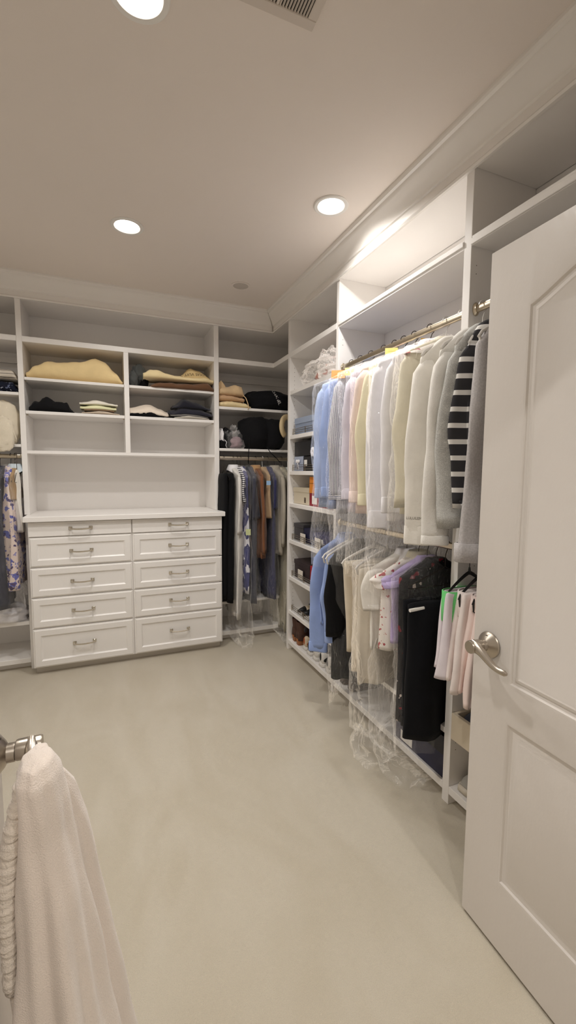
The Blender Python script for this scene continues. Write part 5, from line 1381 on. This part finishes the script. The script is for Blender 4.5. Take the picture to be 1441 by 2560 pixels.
# bottom of the end bay
bn = thing('open_bin', 'beige open drawer bin holding dark jeans beside the open door', 'drawer', (XR, 1.1, 0.31))
BNM = mat('beige_laminate', '#d5c8b2', 0.5)
box('bin_front', BNM, bn, XR-0.002, XR+0.016, YE+0.03, Y3A-0.002, 0.308, 0.425)
box('bin_base', BNM, bn, XR+0.016, XW-0.014, YE+0.03, Y3A-0.002, 0.308, 0.322)
box('bin_side', BNM, bn, XR+0.016, XW-0.014, Y3A-0.016, Y3A-0.002, 0.322, 0.425)
pillow('jeans', 'dark grey blue folded jeans in the beige bin', 'jeans', cloth('dark_denim', '#3f4350'), 0.75, Y3A-0.025, XR+0.022, XR+0.28, 0.323, [(0, 0.1), (0.3, 0.13), (0.8, 0.135), (1, 0.10)], axis='y', seed=25, amp=0.01)
sneaker((XR+0.295, 1.325, 0.0855), math.pi, 'grey knit running shoe on the bottom shelf beside the door', mat('grey_knit_upper', '#a29e96', 0.8, 0, 0.4, 300), ML('cream_sole', '#cfc6b6'), SGR, DGC)

# ---------------------------------------------------------------- towel robe on the left lever
TERRY = mat('cloth_terry', '#e2d5ca', 0.95, 0, 0.5, 420, 0.03, 20, 0.1, 0.5, bdist=0.004)
TERRY2 = mat('cloth_terry_band', '#e2d6c8', 0.95, 0, 0.7, 330, 0.03, 20, 0.1, 0.5, bdist=0.004)
rt = thing('bath_robe', 'cream terry bath robe hanging from the left door lever', 'robe', (-0.11, 0.87, 0.95))
def robe(st, n, folds, seed, amp):
    """st: (z, centre x, centre y, half x, half y)"""
    rings = []
    for z, cx, cy, hx, hy in st:
        t = (0.965-z)/0.9
        rr = []
        for k in range(n):
            a = 2*math.pi*k/n
            f = 1+amp*min(1, t*2.2)*(0.6*math.sin(folds*a+seed+1.2*t)+0.4*math.sin((folds*2-1)*a+seed*2-t*2))
            q = noise.noise(Vector((math.cos(a)*2+seed, math.sin(a)*2, z*7)))*0.006
            rr.append(Vector((cx*0.945+(hx*f+q)*math.cos(a), cy-0.068+(hy*f+q)*math.sin(a), z)))
        rings.append(rr)
    return rings
def dens(st, m=5):
    out = []
    for i in range(len(st)-1):
        for j in range(m):
            t = j/m; t = t*t*(3-2*t) if False else t
            out.append(tuple(st[i][k]+(st[i+1][k]-st[i][k])*t for k in range(5)))
    out.append(st[-1]); return out
st = [(0.972, -0.128, 0.875, 0.008, 0.020), (0.967, -0.128, 0.875, 0.022, 0.042), (0.945, -0.127, 0.873, 0.033, 0.055), (0.89, -0.122, 0.87, 0.036, 0.052), (0.84, -0.122, 0.87, 0.040, 0.048), (0.74, -0.116, 0.87, 0.050, 0.060), (0.60, -0.110, 0.875, 0.062, 0.075), (0.45, -0.104, 0.88, 0.072, 0.090), (0.30, -0.098, 0.885, 0.084, 0.10), (0.12, -0.094, 0.89, 0.092, 0.11)]
MB().loft(robe(dens(st), 96, 5, 0.6, 0.20)).build('robe_body', TERRY, rt, True, True)
st2 = [(0.93, -0.112, 0.885, 0.020, 0.02), (0.89, -0.098, 0.90, 0.026, 0.03), (0.82, -0.086, 0.915, 0.030, 0.04), (0.70, -0.076, 0.93, 0.036, 0.05), (0.55, -0.064, 0.945, 0.046, 0.06), (0.40, -0.050, 0.955, 0.056, 0.07), (0.25, -0.036, 0.965, 0.062, 0.075), (0.10, -0.030, 0.97, 0.066, 0.08)]
MB().loft(robe(dens(st2), 72, 4, 2.1, 0.18)).build('robe_panel', TERRY, rt, True, True)
# gathered band running down on the door side
rings = []; N = 90
for i in range(N+1):
    t = i/N; z = 0.935-0.36*t
    cx = -0.141-0.030*math.sin(min(1, t*1.6)*math.pi/2); cy = 0.797+0.004*math.sin(t*5)
    r = 0.012+0.006*math.sin(math.pi*min(1, t*1.15))+0.0014*math.sin(t*170)+0.0012*math.sin(t*67+1)
    rings.append([Vector((cx+r*math.cos(a)*1.0, cy+r*1.5*math.sin(a), z+0.002*math.sin(2*a+i*0.7))) for a in [2*math.pi*k/20 for k in range(20)]])
MB().loft(rings).build('gathered_band', TERRY2, rt, True, True)
pts = [(-0.168, 0.800, 0.635), (-0.168, 0.797, 0.58), (-0.163, 0.793, 0.53), (-0.155, 0.790, 0.495), (-0.152, 0.788, 0.47), (-0.160, 0.787, 0.445), (-0.169, 0.786, 0.425)]
P2 = []
for i in range(len(pts)-1):
    for j in range(5): P2.append(Vector(pts[i]).lerp(Vector(pts[i+1]), j/5))
P2.append(Vector(pts[-1]))
MB().tube(P2, [0.0105]*(len(P2)-2)+[0.011, 0.006], 12).build('hanging_loop', TERRY2, rt, True, True)
